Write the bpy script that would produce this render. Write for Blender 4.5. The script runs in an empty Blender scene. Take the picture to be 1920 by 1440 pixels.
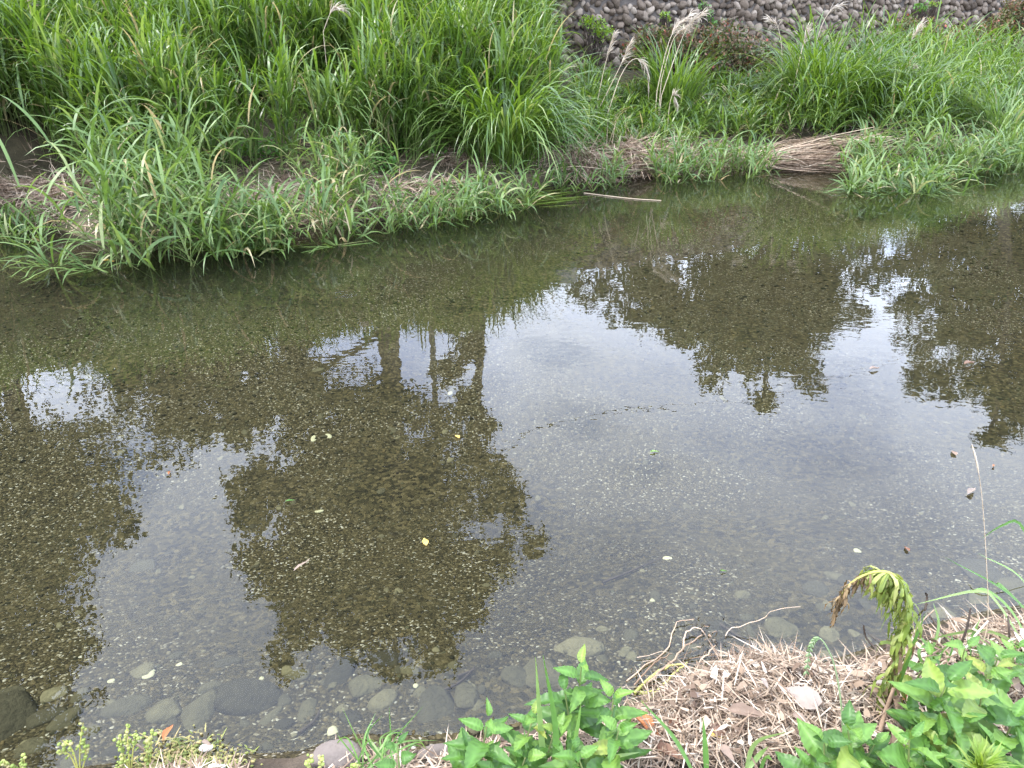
import bpy, bmesh, math
import numpy as np
from mathutils import Vector, Matrix

RNG = np.random.default_rng(7)
sc = bpy.context.scene
COL = sc.collection

# ------------------------------------------------------------------ camera
H, F, PITCH = 1.6, 1380.0, math.radians(26.0)       # eye height above the water, focal length in 1920-px units
cam_d = bpy.data.cameras.new('camera')
cam = bpy.data.objects.new('camera', cam_d); COL.objects.link(cam)
cam_d.sensor_fit = 'HORIZONTAL'; cam_d.sensor_width = 36.0; cam_d.lens = F / 1920 * 36
cam_d.clip_start = 0.05; cam_d.clip_end = 3000
cam.location = (0, 0, H); cam.rotation_euler = (math.radians(90) - PITCH, 0, 0)
sc.camera = cam

# ------------------------------------------------------------------ light
SUN_EL, SUN_AZ = math.radians(56), math.radians(-78)   # azimuth measured from +Y towards +X: the sun stands to the left
sun_d = bpy.data.lights.new('sun', 'SUN'); sun_d.energy = 5.0; sun_d.angle = math.radians(1.5); sun_d.color = (1, .97, .91)
sun = bpy.data.objects.new('sun', sun_d); COL.objects.link(sun)
sdir = Vector((math.sin(SUN_AZ) * math.cos(SUN_EL), math.cos(SUN_AZ) * math.cos(SUN_EL), math.sin(SUN_EL)))
sun.rotation_euler = (-sdir).to_track_quat('-Z', 'Y').to_euler()

world = bpy.data.worlds.new('World'); sc.world = world; world.use_nodes = True
wn = world.node_tree; wn.nodes.clear()
def N(nt, t, **kw):
    n = nt.nodes.new(t)
    for k, v in kw.items(): setattr(n, k, v)
    return n
def L(nt, a, b): nt.links.new(a, b)
wo = N(wn, 'ShaderNodeOutputWorld'); bg = N(wn, 'ShaderNodeBackground'); bg.inputs['Strength'].default_value = 0.12
sky = N(wn, 'ShaderNodeTexSky', sky_type='NISHITA'); sky.sun_disc = False
sky.sun_elevation = SUN_EL; sky.sun_rotation = SUN_AZ
tc = N(wn, 'ShaderNodeTexCoord')
sep = N(wn, 'ShaderNodeSeparateXYZ'); L(wn, tc.outputs['Generated'], sep.inputs[0])
zz = N(wn, 'ShaderNodeMath', operation='MAXIMUM'); zz.inputs[1].default_value = 0.0; L(wn, sep.outputs['Z'], zz.inputs[0])
za = N(wn, 'ShaderNodeMath', operation='ADD'); za.inputs[1].default_value = 0.18; L(wn, zz.outputs[0], za.inputs[0])
vd = N(wn, 'ShaderNodeVectorMath', operation='DIVIDE'); L(wn, tc.outputs['Generated'], vd.inputs[0])
cmb = N(wn, 'ShaderNodeCombineXYZ'); L(wn, za.outputs[0], cmb.inputs[0]); L(wn, za.outputs[0], cmb.inputs[1]); cmb.inputs[2].default_value = 1e6
L(wn, cmb.outputs[0], vd.inputs[1])
mp = N(wn, 'ShaderNodeMapping'); mp.inputs['Location'].default_value = (2.3, 1.15, 0.0); mp.inputs['Scale'].default_value = (1.0, 1.0, 1.0)
L(wn, vd.outputs[0], mp.inputs[0])
nz = N(wn, 'ShaderNodeTexNoise'); nz.inputs['Scale'].default_value = 1.6; nz.inputs['Detail'].default_value = 7; nz.inputs['Roughness'].default_value = .52
L(wn, mp.outputs[0], nz.inputs['Vector'])
rp = N(wn, 'ShaderNodeValToRGB'); rp.color_ramp.elements[0].position = .37; rp.color_ramp.elements[1].position = .56; rp.color_ramp.elements[0].color = (.60, .60, .60, 1)
def sky_dir(x, y):                      # direction of the sky that the water mirrors at a photo pixel
    u = 720.0 - y; c_, s_ = math.cos(PITCH), math.sin(PITCH)
    return Vector(((x - 960.0), F * c_ + u * s_, -(u * c_ - F * s_))).normalized()
cover = nz.outputs[0]
for gx, gy, cosw, amt in ((1250, 800, .86, -.09), (300, 900, .90, -.08), (970, 710, .9910, .12), (1090, 810, .9930, .07), (1230, 940, .9920, -.03), (790, 600, .9965, .04)):   # openings in the cloud
    dt = N(wn, 'ShaderNodeVectorMath', operation='DOT_PRODUCT'); dt.inputs[1].default_value = sky_dir(gx, gy); L(wn, tc.outputs['Generated'], dt.inputs[0])
    mr0 = N(wn, 'ShaderNodeMapRange', interpolation_type='SMOOTHSTEP'); mr0.inputs[1].default_value = 1 - (1 - cosw) * 1.6; mr0.inputs[2].default_value = 1.0; mr0.inputs[3].default_value = 0.0; mr0.inputs[4].default_value = amt; L(wn, dt.outputs['Value'], mr0.inputs[0])
    sb0 = N(wn, 'ShaderNodeMath', operation='SUBTRACT'); L(wn, cover, sb0.inputs[0]); L(wn, mr0.outputs[0], sb0.inputs[1]); cover = sb0.outputs[0]
L(wn, cover, rp.inputs[0])
cl = N(wn, 'ShaderNodeValToRGB')
ce = cl.color_ramp.elements; ce.new(.45)
for el_, (p_, c_) in zip(ce, ((.32, (.36, .55, 1.05)), (.49, (.98, 1.08, 1.32)), (.70, (.56, .66, .94)))): el_.position = p_; el_.color = (*c_, 1)
L(wn, cover, cl.inputs[0])      # thin cloud lets the blue through, thick cloud is greyer
CLOUD = 43.0
cs = N(wn, 'ShaderNodeVectorMath', operation='SCALE'); cs.inputs['Scale'].default_value = CLOUD; L(wn, cl.outputs[0], cs.inputs[0])
mx = N(wn, 'ShaderNodeMix', data_type='RGBA')
L(wn, rp.outputs[0], mx.inputs['Factor']); L(wn, sky.outputs[0], mx.inputs['A']); L(wn, cs.outputs[0], mx.inputs['B'])
L(wn, mx.outputs['Result'], bg.inputs['Color']); L(wn, bg.outputs[0], wo.inputs[0])

sc.view_settings.view_transform = 'Standard'; sc.view_settings.look = 'None'
sc.view_settings.exposure = 0.15; sc.view_settings.gamma = 1.0
sc.render.engine = 'CYCLES'
sc.cycles.max_bounces = 8; sc.cycles.transparent_max_bounces = 24
sc.cycles.caustics_reflective = False; sc.cycles.caustics_refractive = False
sc.cycles.use_denoising = True

# ------------------------------------------------------------------ pixel directions
cp, sp = math.cos(PITCH), math.sin(PITCH)
def ray(x, y):
    u = 720.0 - y; fw = F * cp + u * sp
    return (x - 960.0) / fw, (u * cp - F * sp) / fw
def P(x, y, z=0.0):                     # where the sight line meets the level z
    rx, rz = ray(x, y); d = (z - H) / rz
    return np.array((rx * d, d, z))
def PD(x, y, d):                        # the point of the sight line at forward distance d
    rx, rz = ray(x, y); return np.array((rx * d, d, H + rz * d))
def RD(x, y, d):                        # same for a thing seen mirrored in the water
    rx, rz = ray(x, y); return np.array((rx * d, d, -(H + rz * d)))
def px_of(p):                           # 3-D point -> photo pixel
    p = np.asarray(p); dy, dz = p[..., 1], p[..., 2] - H
    fw = dy * cp - dz * sp; up = dy * sp + dz * cp
    return 960 + p[..., 0] / fw * F, 720 - up / fw * F

# ------------------------------------------------------------------ mesh helpers
def make_mesh(name, V, quads=None, tris=None, mat=None, attrs=None, smooth=True):
    me = bpy.data.meshes.new(name)
    V = np.ascontiguousarray(V, dtype=np.float32).reshape(-1, 3)
    parts, tot = [], []
    if quads is not None and len(quads): q = np.asarray(quads, np.int32).reshape(-1, 4); parts.append(q.ravel()); tot.append(np.full(len(q), 4, np.int32))
    if tris is not None and len(tris): t = np.asarray(tris, np.int32).reshape(-1, 3); parts.append(t.ravel()); tot.append(np.full(len(t), 3, np.int32))
    loops = np.concatenate(parts); tot = np.concatenate(tot)
    start = np.concatenate([[0], np.cumsum(tot)[:-1]]).astype(np.int32)
    me.vertices.add(len(V)); me.vertices.foreach_set('co', V.ravel())
    me.loops.add(len(loops)); me.loops.foreach_set('vertex_index', loops)
    me.polygons.add(len(tot)); me.polygons.foreach_set('loop_start', start); me.polygons.foreach_set('loop_total', tot)
    if smooth: me.polygons.foreach_set('use_smooth', np.ones(len(tot), bool))
    for k, a in (attrs or {}).items():
        at = me.attributes.new(k, 'FLOAT', 'POINT'); at.data.foreach_set('value', np.asarray(a, np.float32).ravel())
    me.update(calc_edges=True)
    if mat: me.materials.append(mat)
    return me
def add(name, me, parent=None, loc=None):
    o = bpy.data.objects.new(name, me); COL.objects.link(o)
    if parent is not None: o.parent = parent
    if loc is not None: o.location = loc
    return o
def tag(o, label=None, cat=None, group=None, kind=None):
    if label: o['label'] = label
    if cat: o['category'] = cat
    if group: o['group'] = group
    if kind: o['kind'] = kind
    return o
def thing(name, label, cat, loc=(0, 0, 0), group=None):
    o = add(name, None); o.location = tuple(loc); o.empty_display_size = .05
    return tag(o, label, cat, group)

class MB:
    """collects quads/tris with a per-vertex random value"""
    def __init__(s): s.v, s.q, s.t, s.a, s.n = [], [], [], [], 0
    def put(s, V, q=None, t=None, a=0.5):
        V = np.asarray(V, float).reshape(-1, 3)
        s.v.append(V); s.a.append(np.broadcast_to(np.asarray(a, float), (len(V),)).copy())
        if q is not None and len(q): s.q.append(np.asarray(q) + s.n)
        if t is not None and len(t): s.t.append(np.asarray(t) + s.n)
        s.n += len(V)
    def mesh(s, name, mat, origin=(0, 0, 0), smooth=True):
        V = np.concatenate(s.v) - np.asarray(origin)
        return make_mesh(name, V, np.concatenate(s.q) if s.q else None, np.concatenate(s.t) if s.t else None, mat, {'rnd': np.concatenate(s.a)}, smooth)

def blades(base, az, el, ln, wd, curv, seg=6, rnd=None, taper_base=.55, twist=0.0, expo=1.25):
    """arching strap leaves: returns V, quads, rnd"""
    base = np.asarray(base, float); n = len(base)
    az, el, ln, wd, curv = [np.broadcast_to(np.asarray(a, float), (n,)) for a in (az, el, ln, wd, curv)]
    s = np.linspace(0, 1, seg + 1)
    e = el[:, None] - curv[:, None] * s[None, :] ** expo
    e = np.maximum(e, -1.45)
    em = (e[:, 1:] + e[:, :-1]) / 2; step = ln[:, None] / seg
    r = np.concatenate([np.zeros((n, 1)), np.cumsum(np.cos(em) * step, 1)], 1)
    z = np.concatenate([np.zeros((n, 1)), np.cumsum(np.sin(em) * step, 1)], 1)
    dx, dy = np.sin(az)[:, None], np.cos(az)[:, None]
    C = np.stack([base[:, :1] + r * dx, base[:, 1:2] + r * dy, base[:, 2:3] + z], -1)
    prof = np.where(s < .35, taper_base + (1 - taper_base) * s / .35, np.maximum(1 - ((s - .35) / .65) ** 1.7, .03))
    tw = twist * RNG.normal(size=(n, 1)) + np.zeros((1, seg + 1)) + twist * .8 * RNG.normal(size=(n, 1)) * s[None]
    side = np.stack([np.cos(az)[:, None] * np.cos(tw), -np.sin(az)[:, None] * np.cos(tw), np.sin(tw)], -1)
    w = (wd[:, None] * prof[None] / 2)[..., None]
    V = np.stack([C - side * w, C + side * w], 2).reshape(-1, 3)
    k = np.arange(seg)[None] * 2 + np.arange(n)[:, None] * (seg + 1) * 2
    Q = np.stack([k, k + 1, k + 3, k + 2], -1).reshape(-1, 4)
    rnd = RNG.random(n) if rnd is None else np.broadcast_to(rnd, (n,))
    return V, Q, np.repeat(rnd, (seg + 1) * 2)

def tube(pts, rad, sides=6, cap=True):
    pts = np.asarray(pts, float); m = len(pts); rad = np.broadcast_to(np.asarray(rad, float), (m,))
    T = np.gradient(pts, axis=0); T /= np.linalg.norm(T, axis=1)[:, None] + 1e-9
    ref = np.array((.31, .87, .38)); A = np.cross(T, ref); A /= np.linalg.norm(A, axis=1)[:, None] + 1e-9
    B = np.cross(T, A); th = np.linspace(0, 2 * np.pi, sides, endpoint=False)
    V = pts[:, None] + rad[:, None, None] * (np.cos(th)[None, :, None] * A[:, None] + np.sin(th)[None, :, None] * B[:, None])
    i = np.arange(m - 1)[:, None] * sides; j = np.arange(sides)[None]; jn = (j + 1) % sides
    Q = np.stack([i + j, i + jn, i + sides + jn, i + sides + j], -1).reshape(-1, 4)
    return V.reshape(-1, 3), Q
def curve(ctrl, n=12):
    """Catmull-Rom through control points"""
    c = np.asarray(ctrl, float)
    if len(c) == 2: return c[0] + (c[1] - c[0]) * np.linspace(0, 1, n)[:, None]
    c = np.concatenate([[2 * c[0] - c[1]], c, [2 * c[-1] - c[-2]]]); k = len(c) - 3
    out = []
    for t in np.linspace(0, k, n):
        i = min(int(t), k - 1); f = t - i; a, b, d, e = c[i:i + 4]
        out.append(.5 * (2 * b + (d - a) * f + (2 * a - 5 * b + 4 * d - e) * f * f + (3 * b - a - 3 * d + e) * f ** 3))
    return np.array(out)
def ribbon(pts, w, seg=None, up=(0, 0, 1), tipw=.05, basew=.6, roll=0.0):
    pts = np.asarray(pts, float); m = len(pts)
    T = np.gradient(pts, axis=0); T /= np.linalg.norm(T, axis=1)[:, None] + 1e-9
    view = np.asarray(up, float); S = np.cross(T, view); S /= np.linalg.norm(S, axis=1)[:, None] + 1e-9
    U = np.cross(S, T); S = S * math.cos(roll) + U * math.sin(roll)
    s = np.linspace(0, 1, m); pr = np.where(s < .4, basew + (1 - basew) * s / .4, np.maximum(1 - ((s - .4) / .6) ** 1.8, tipw))
    hw = (w * pr / 2)[:, None]
    V = np.stack([pts - S * hw, pts - U * hw * .25, pts + S * hw], 1).reshape(-1, 3)
    k = np.arange(m - 1)[:, None] * 3 + np.array([0, 1])[None]
    Q = np.stack([k, k + 1, k + 4, k + 3], -1).reshape(-1, 4)
    return V, Q

def wob(x, y, f=1.0, seed=0.0):
    return (np.sin(x * 1.7 * f + y * .9 * f + seed) + np.sin(-x * 1.1 * f + y * 2.1 * f + 1.3 + seed * 2) * .8 + np.sin(x * 3.3 * f + 2.2 + seed) * np.sin(y * 2.9 * f + seed) * .7) / 2.5
def sm(t): t = np.clip(t, 0, 1); return t * t * (3 - 2 * t)

# ------------------------------------------------------------------ materials
def new_mat(name):
    m = bpy.data.materials.new(name); m.use_nodes = True; nt = m.node_tree
    return m, nt, nt.nodes['Principled BSDF'], nt.nodes['Material Output']
def ramp(nt, stops, src, interp='LINEAR'):
    r = N(nt, 'ShaderNodeValToRGB'); r.color_ramp.interpolation = interp
    e = r.color_ramp.elements
    while len(e) < len(stops): e.new(.5)
    for el, (p, c) in zip(e, stops): el.position = p; el.color = (*c, 1)
    L(nt, src, r.inputs[0]); return r.outputs[0]
def leaf_mat(name, stops, transl=.35, rough=.5, source='attr', veins=0.0, spec=.4):
    m, nt, bs, out = new_mat(name)
    if source == 'attr': src = N(nt, 'ShaderNodeAttribute', attribute_name='rnd').outputs['Fac']
    else: src = N(nt, 'ShaderNodeObjectInfo').outputs['Random']
    c = ramp(nt, stops, src)
    g = N(nt, 'ShaderNodeNewGeometry'); nzv = N(nt, 'ShaderNodeTexNoise'); nzv.inputs['Scale'].default_value = 9 if source == 'attr' else 55
    nzv.inputs['Detail'].default_value = 3
    L(nt, g.outputs['Position'], nzv.inputs['Vector'])
    hv = N(nt, 'ShaderNodeHueSaturation'); mr = N(nt, 'ShaderNodeMapRange'); mr.inputs[3].default_value = .72; mr.inputs[4].default_value = 1.28
    L(nt, nzv.outputs[0], mr.inputs[0]); L(nt, mr.outputs[0], hv.inputs['Value']); L(nt, c, hv.inputs['Color'])
    L(nt, hv.outputs[0], bs.inputs['Base Color']); bs.inputs['Roughness'].default_value = rough
    bs.inputs['Specular IOR Level'].default_value = spec
    tr = N(nt, 'ShaderNodeBsdfTranslucent'); h2 = N(nt, 'ShaderNodeHueSaturation'); h2.inputs['Hue'].default_value = .485; h2.inputs['Saturation'].default_value = 1.15; h2.inputs['Value'].default_value = 1.25
    L(nt, hv.outputs[0], h2.inputs['Color']); L(nt, h2.outputs[0], tr.inputs['Color'])
    mix = N(nt, 'ShaderNodeMixShader'); mix.inputs[0].default_value = transl
    L(nt, bs.outputs[0], mix.inputs[1]); L(nt, tr.outputs[0], mix.inputs[2]); L(nt, mix.outputs[0], out.inputs['Surface'])
    if veins:
        at = N(nt, 'ShaderNodeAttribute', attribute_name='vein')
        vm = N(nt, 'ShaderNodeMapRange'); vm.inputs[1].default_value = 0; vm.inputs[2].default_value = .9; vm.inputs[3].default_value = 1.35; vm.inputs[4].default_value = .93; L(nt, at.outputs['Fac'], vm.inputs[0])
        hq = N(nt, 'ShaderNodeHueSaturation'); L(nt, vm.outputs[0], hq.inputs['Value']); L(nt, hv.outputs[0], hq.inputs['Color']); L(nt, hq.outputs[0], bs.inputs['Base Color']); L(nt, hq.outputs[0], h2.inputs['Color'])
        bp = N(nt, 'ShaderNodeBump'); bp.inputs['Strength'].default_value = veins; bp.inputs['Distance'].default_value = .002
        L(nt, at.outputs['Fac'], bp.inputs['Height']); L(nt, bp.outputs[0], bs.inputs['Normal'])
    return m
def plain_mat(name, stops, rough=.8, scale=6.0, bump=.3, bscale=40.0, source='noise', spec=.3, dist=.01):
    m, nt, bs, out = new_mat(name); g = N(nt, 'ShaderNodeNewGeometry')
    n1 = N(nt, 'ShaderNodeTexNoise'); n1.inputs['Scale'].default_value = scale; n1.inputs['Detail'].default_value = 6; n1.inputs['Roughness'].default_value = .62
    L(nt, g.outputs['Position'], n1.inputs['Vector'])
    if source == 'noise': src = n1.outputs[0]
    else:
        a = N(nt, 'ShaderNodeAttribute', attribute_name='rnd').outputs['Fac'] if source == 'attr' else N(nt, 'ShaderNodeObjectInfo').outputs['Random']
        md = N(nt, 'ShaderNodeMath', operation='MULTIPLY_ADD'); md.inputs[1].default_value = .7; L(nt, n1.outputs[0], md.inputs[0])
        m2 = N(nt, 'ShaderNodeMath', operation='SUBTRACT'); m2.inputs[1].default_value = .35; L(nt, a, m2.inputs[0]); L(nt, m2.outputs[0], md.inputs[2]); src = md.outputs[0]
    L(nt, ramp(nt, stops, src), bs.inputs['Base Color']); bs.inputs['Roughness'].default_value = rough; bs.inputs['Specular IOR Level'].default_value = spec
    n2 = N(nt, 'ShaderNodeTexNoise'); n2.inputs['Scale'].default_value = bscale; n2.inputs['Detail'].default_value = 5
    L(nt, g.outputs['Position'], n2.inputs['Vector'])
    bp = N(nt, 'ShaderNodeBump'); bp.inputs['Strength'].default_value = bump; bp.inputs['Distance'].default_value = dist
    L(nt, n2.outputs[0], bp.inputs['Height']); L(nt, bp.outputs[0], bs.inputs['Normal'])
    return m

M_reed = leaf_mat('reed_leaf', [(0, (.040, .085, .014)), (.35, (.078, .142, .024)), (.7, (.128, .205, .040)), (.93, (.22, .295, .088)), (1, (.34, .29, .14))], .42, .38, spec=.55)
M_blue = leaf_mat('waterside_grass_leaf', [(0, (.058, .110, .028)), (.5, (.108, .175, .045)), (.9, (.185, .255, .078)), (1, (.38, .32, .17))], .38, .45)
M_lime = leaf_mat('fresh_grass_leaf', [(0, (.10, .19, .025)), (.6, (.17, .27, .038)), (1, (.24, .31, .06))], .45, .45)
M_stem = plain_mat('green_stem', [(.3, (.09, .13, .035)), (.7, (.17, .19, .06))], .6, 12, .1)
M_drystem = plain_mat('dry_stem', [(0, (.24, .17, .10)), (.5, (.38, .29, .19)), (1, (.52, .43, .31))], .7, 9, .15, 80, 'attr')
M_straw = plain_mat('straw', [(0, (.085, .052, .032)), (.35, (.19, .13, .082)), (.75, (.34, .255, .175)), (1, (.50, .42, .32))], .75, 7, .15, 80, 'attr')
M_fstraw = plain_mat('weathered_straw', [(0, (.12, .078, .05)), (.4, (.27, .19, .125)), (.8, (.40, .30, .21)), (1, (.50, .42, .31))], .8, 7, .15, 80, 'attr')
M_plume = leaf_mat('dry_plume', [(0, (.42, .35, .26)), (1, (.62, .56, .46))], .35, .7)
M_tree = leaf_mat('tree_leaf', [(0, (.026, .050, .013)), (.5, (.044, .082, .021)), (1, (.070, .115, .030))], .22, .55)
M_bark = plain_mat('bark', [(.3, (.055, .042, .030)), (.7, (.13, .105, .08))], .9, 5, .6, 22, dist=.03)
M_vine = leaf_mat('reddish_vine_leaf', [(0, (.055, .085, .025)), (.40, (.10, .115, .035)), (.65, (.15, .115, .05)), (.9, (.21, .13, .08)), (.96, (.28, .12, .08)), (1, (.34, .085, .05))], .3, .55)
M_cover = leaf_mat('ground_cover_leaf', [(0, (.05, .13, .02)), (1, (.11, .23, .04))], .3, .5)
M_fore = leaf_mat('weed_leaf', [(0, (.045, .108, .018)), (.5, (.080, .168, .028)), (.9, (.135, .230, .042)), (1, (.22, .25, .05))], .34, .42, 'object', .5)
M_fgrass = leaf_mat('bank_grass_blade', [(0, (.075, .17, .035)), (.6, (.14, .25, .06)), (1, (.24, .31, .11))], .35, .42, 'object')
M_wilt = leaf_mat('wilted_leaf', [(0, (.14, .19, .035)), (.6, (.25, .30, .065)), (1, (.42, .42, .14))], .3, .55, 'object')
M_wiltb = leaf_mat('withered_brown_leaf', [(0, (.085, .055, .025)), (.6, (.17, .11, .05)), (1, (.27, .19, .09))], .15, .75, 'object')
M_dead = leaf_mat('fallen_leaf', [(0, (.15, .065, .032)), (.35, (.19, .125, .083)), (.7, (.23, .17, .125)), (1, (.26, .21, .17))], .15, .7, 'object')
M_orange = leaf_mat('orange_fallen_leaf', [(0, (.40, .15, .055)), (1, (.46, .20, .08))], .2, .6, 'object')
M_yellow = leaf_mat('yellow_fallen_leaf', [(0, (.55, .36, .07)), (1, (.60, .42, .10))], .25, .5, 'object')
M_pod = leaf_mat('seed_pod', [(0, (.20, .26, .055)), (.6, (.32, .37, .09)), (1, (.42, .36, .16))], .3, .6)
M_moss = leaf_mat('mossy_debris', [(0, (.10, .13, .03)), (.5, (.22, .22, .06)), (1, (.36, .27, .13))], .2, .8)
M_ear = leaf_mat('green_ear', [(0, (.16, .24, .09)), (1, (.30, .36, .18))], .2, .6)
M_soil = plain_mat('bank_soil', [(.25, (.022, .016, .010)), (.5, (.050, .036, .023)), (.75, (.105, .078, .052))], .95, 5, .8, 35, dist=.03)
M_farsoil = plain_mat('far_bank_soil', [(.25, (.028, .022, .013)), (.5, (.06, .05, .026)), (.75, (.13, .10, .055))], .95, 3, .8, 20, dist=.03)
M_ground = plain_mat('terrace_ground', [(.3, (.06, .075, .028)), (.7, (.13, .12, .06))], .95, .8, .5, 8)
M_mortar = plain_mat('wall_backing', [(.3, (.045, .038, .031)), (.7, (.10, .085, .07))], .95, 4, .6, 30)
M_cobble = plain_mat('wall_cobble', [(0, (.045, .032, .020)), (.3, (.090, .067, .046)), (.6, (.145, .110, .078)), (1, (.25, .205, .155))], .85, 22, .8, 45, 'object', dist=.015)
M_cobble_a = plain_mat('wall_cobble_far', [(0, (.045, .032, .020)), (.3, (.090, .067, .046)), (.6, (.145, .110, .078)), (1, (.25, .205, .155))], .85, 22, .8, 45, 'attr', dist=.015)
M_conc = plain_mat('old_concrete', [(.3, (.23, .22, .20)), (.7, (.38, .37, .34))], .9, 2.2, .4, 40)
M_rstone = plain_mat('river_stone', [(0, (.030, .026, .016)), (.35, (.056, .049, .030)), (.7, (.092, .080, .046)), (1, (.15, .13, .075))], .85, 34, 1.0, 70, 'object', .1)
M_pale = plain_mat('pale_river_stone', [(.2, (.30, .28, .17)), (.8, (.50, .46, .30))], .7, 20, .4, 50)
M_bankstone = plain_mat('bank_stone', [(.25, (.085, .068, .055)), (.75, (.18, .145, .12))], .85, 9, .5, 60)
M_scrap = plain_mat('pale_blue_sheet', [(.3, (.42, .50, .62)), (.7, (.58, .66, .76))], .5, 15, .3, 60)
M_pole = plain_mat('pole_concrete', [(.3, (.22, .21, .20)), (.7, (.32, .31, .29))], .85, 3, .2, 40)
M_metal = plain_mat('grey_metal', [(.3, (.16, .16, .17)), (.7, (.24, .24, .25))], .5, 8, .1, 40)
M_wire = plain_mat('black_cable', [(.3, (.02, .02, .02)), (.7, (.03, .03, .03))], .6, 8, .1, 40)
M_root = plain_mat('bleached_root', [(0, (.20, .13, .08)), (.5, (.38, .27, .18)), (1, (.55, .44, .33))], .8, 25, .4, 90, 'attr')
M_shoot = plain_mat('yellowgreen_shoot', [(.3, (.24, .26, .05)), (.7, (.42, .36, .11))], .6, 10, .2, 60)
M_twig = plain_mat('wet_twig', [(.3, (.030, .022, .016)), (.7, (.07, .05, .035))], .7, 15, .3, 60)
M_white = plain_mat('bleached_driftwood', [(.3, (.48, .44, .36)), (.7, (.68, .64, .56))], .8, 20, .4, 70)

# water: mirror reflection by Fresnel over a clear, faintly green body
def water_mat():
    m, nt, bs, out = new_mat('river_water'); nt.nodes.remove(bs)
    g = N(nt, 'ShaderNodeNewGeometry')
    def noise(scale, det, amp, stretch=(1, 1, 1), rot=0.0, rough=.5):
        mpn = N(nt, 'ShaderNodeMapping'); mpn.inputs['Scale'].default_value = stretch; mpn.inputs['Rotation'].default_value = (0, 0, rot)
        L(nt, g.outputs['Position'], mpn.inputs[0])
        n_ = N(nt, 'ShaderNodeTexNoise'); n_.inputs['Scale'].default_value = scale; n_.inputs['Detail'].default_value = det; n_.inputs['Roughness'].default_value = rough
        L(nt, mpn.outputs[0], n_.inputs['Vector'])
        k = N(nt, 'ShaderNodeMath', operation='MULTIPLY'); k.inputs[1].default_value = amp; L(nt, n_.outputs[0], k.inputs[0]); return k.outputs[0]
    def addn(a, b):
        k = N(nt, 'ShaderNodeMath', operation='ADD'); L(nt, a, k.inputs[0]); L(nt, b, k.inputs[1]); return k.outputs[0]
    rot = math.radians(-20)
    small = addn(noise(14, 1, .00034, (.75, 1.25, 1), rot), noise(34, 1, .000035, (.8, 1.3, 1), rot))
    # the current ripples in patches, calm elsewhere
    patch = N(nt, 'ShaderNodeTexNoise'); patch.inputs['Scale'].default_value = .75; patch.inputs['Detail'].default_value = 2
    L(nt, g.outputs['Position'], patch.inputs['Vector'])
    pr = N(nt, 'ShaderNodeMapRange'); pr.inputs[1].default_value = .38; pr.inputs[2].default_value = .66; pr.inputs[3].default_value = .45; pr.inputs[4].default_value = 1.7
    L(nt, patch.outputs[0], pr.inputs[0])
    ms = N(nt, 'ShaderNodeMath', operation='MULTIPLY'); L(nt, small, ms.inputs[0]); L(nt, pr.outputs[0], ms.inputs[1])
    h = addn(ms.outputs[0], noise(3.2, 1, .0009, (.8, 1.2, 1), rot))
    # a little ring where something touched the surface
    c = P(647, 551)
    sb = N(nt, 'ShaderNodeVectorMath', operation='SUBTRACT'); sb.inputs[1].default_value = tuple(c); L(nt, g.outputs['Position'], sb.inputs[0])
    le = N(nt, 'ShaderNodeVectorMath', operation='LENGTH'); L(nt, sb.outputs[0], le.inputs[0])
    w1 = N(nt, 'ShaderNodeMath', operation='MULTIPLY'); w1.inputs[1].default_value = 190; L(nt, le.outputs['Value'], w1.inputs[0])
    w2 = N(nt, 'ShaderNodeMath', operation='SINE'); L(nt, w1.outputs[0], w2.inputs[0])
    w3 = N(nt, 'ShaderNodeMapRange'); w3.inputs[1].default_value = .07; w3.inputs[2].default_value = .10; w3.inputs[3].default_value = .0011; w3.inputs[4].default_value = 0; L(nt, le.outputs['Value'], w3.inputs[0])
    w4 = N(nt, 'ShaderNodeMath', operation='MULTIPLY'); L(nt, w2.outputs[0], w4.inputs[0]); L(nt, w3.outputs[0], w4.inputs[1])
    h = addn(h, w4.outputs[0])
    bp = N(nt, 'ShaderNodeBump'); bp.inputs['Strength'].default_value = 1; bp.inputs['Distance'].default_value = 1.0; L(nt, h, bp.inputs['Height'])
    fr = N(nt, 'ShaderNodeFresnel'); fr.inputs['IOR'].default_value = 1.335; L(nt, bp.outputs[0], fr.inputs['Normal'])
    gl = N(nt, 'ShaderNodeBsdfGlossy'); gl.inputs['Roughness'].default_value = 0.0; gl.inputs['Color'].default_value = (1, 1, 1, 1); L(nt, bp.outputs[0], gl.inputs['Normal'])
    tr = N(nt, 'ShaderNodeBsdfTransparent'); tr.inputs['Color'].default_value = (.86, .88, .80, 1)
    df_ = N(nt, 'ShaderNodeBsdfDiffuse'); df_.inputs['Color'].default_value = (.15, .15, .115, 1)      # fine silt carried by the current
    body = N(nt, 'ShaderNodeMixShader'); body.inputs[0].default_value = .018; L(nt, tr.outputs[0], body.inputs[1]); L(nt, df_.outputs[0], body.inputs[2])
    mixs = N(nt, 'ShaderNodeMixShader'); L(nt, fr.outputs[0], mixs.inputs[0]); L(nt, body.outputs[0], mixs.inputs[1]); L(nt, gl.outputs[0], mixs.inputs[2])
    L(nt, mixs.outputs[0], out.inputs['Surface']); return m
M_water = water_mat()

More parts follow.
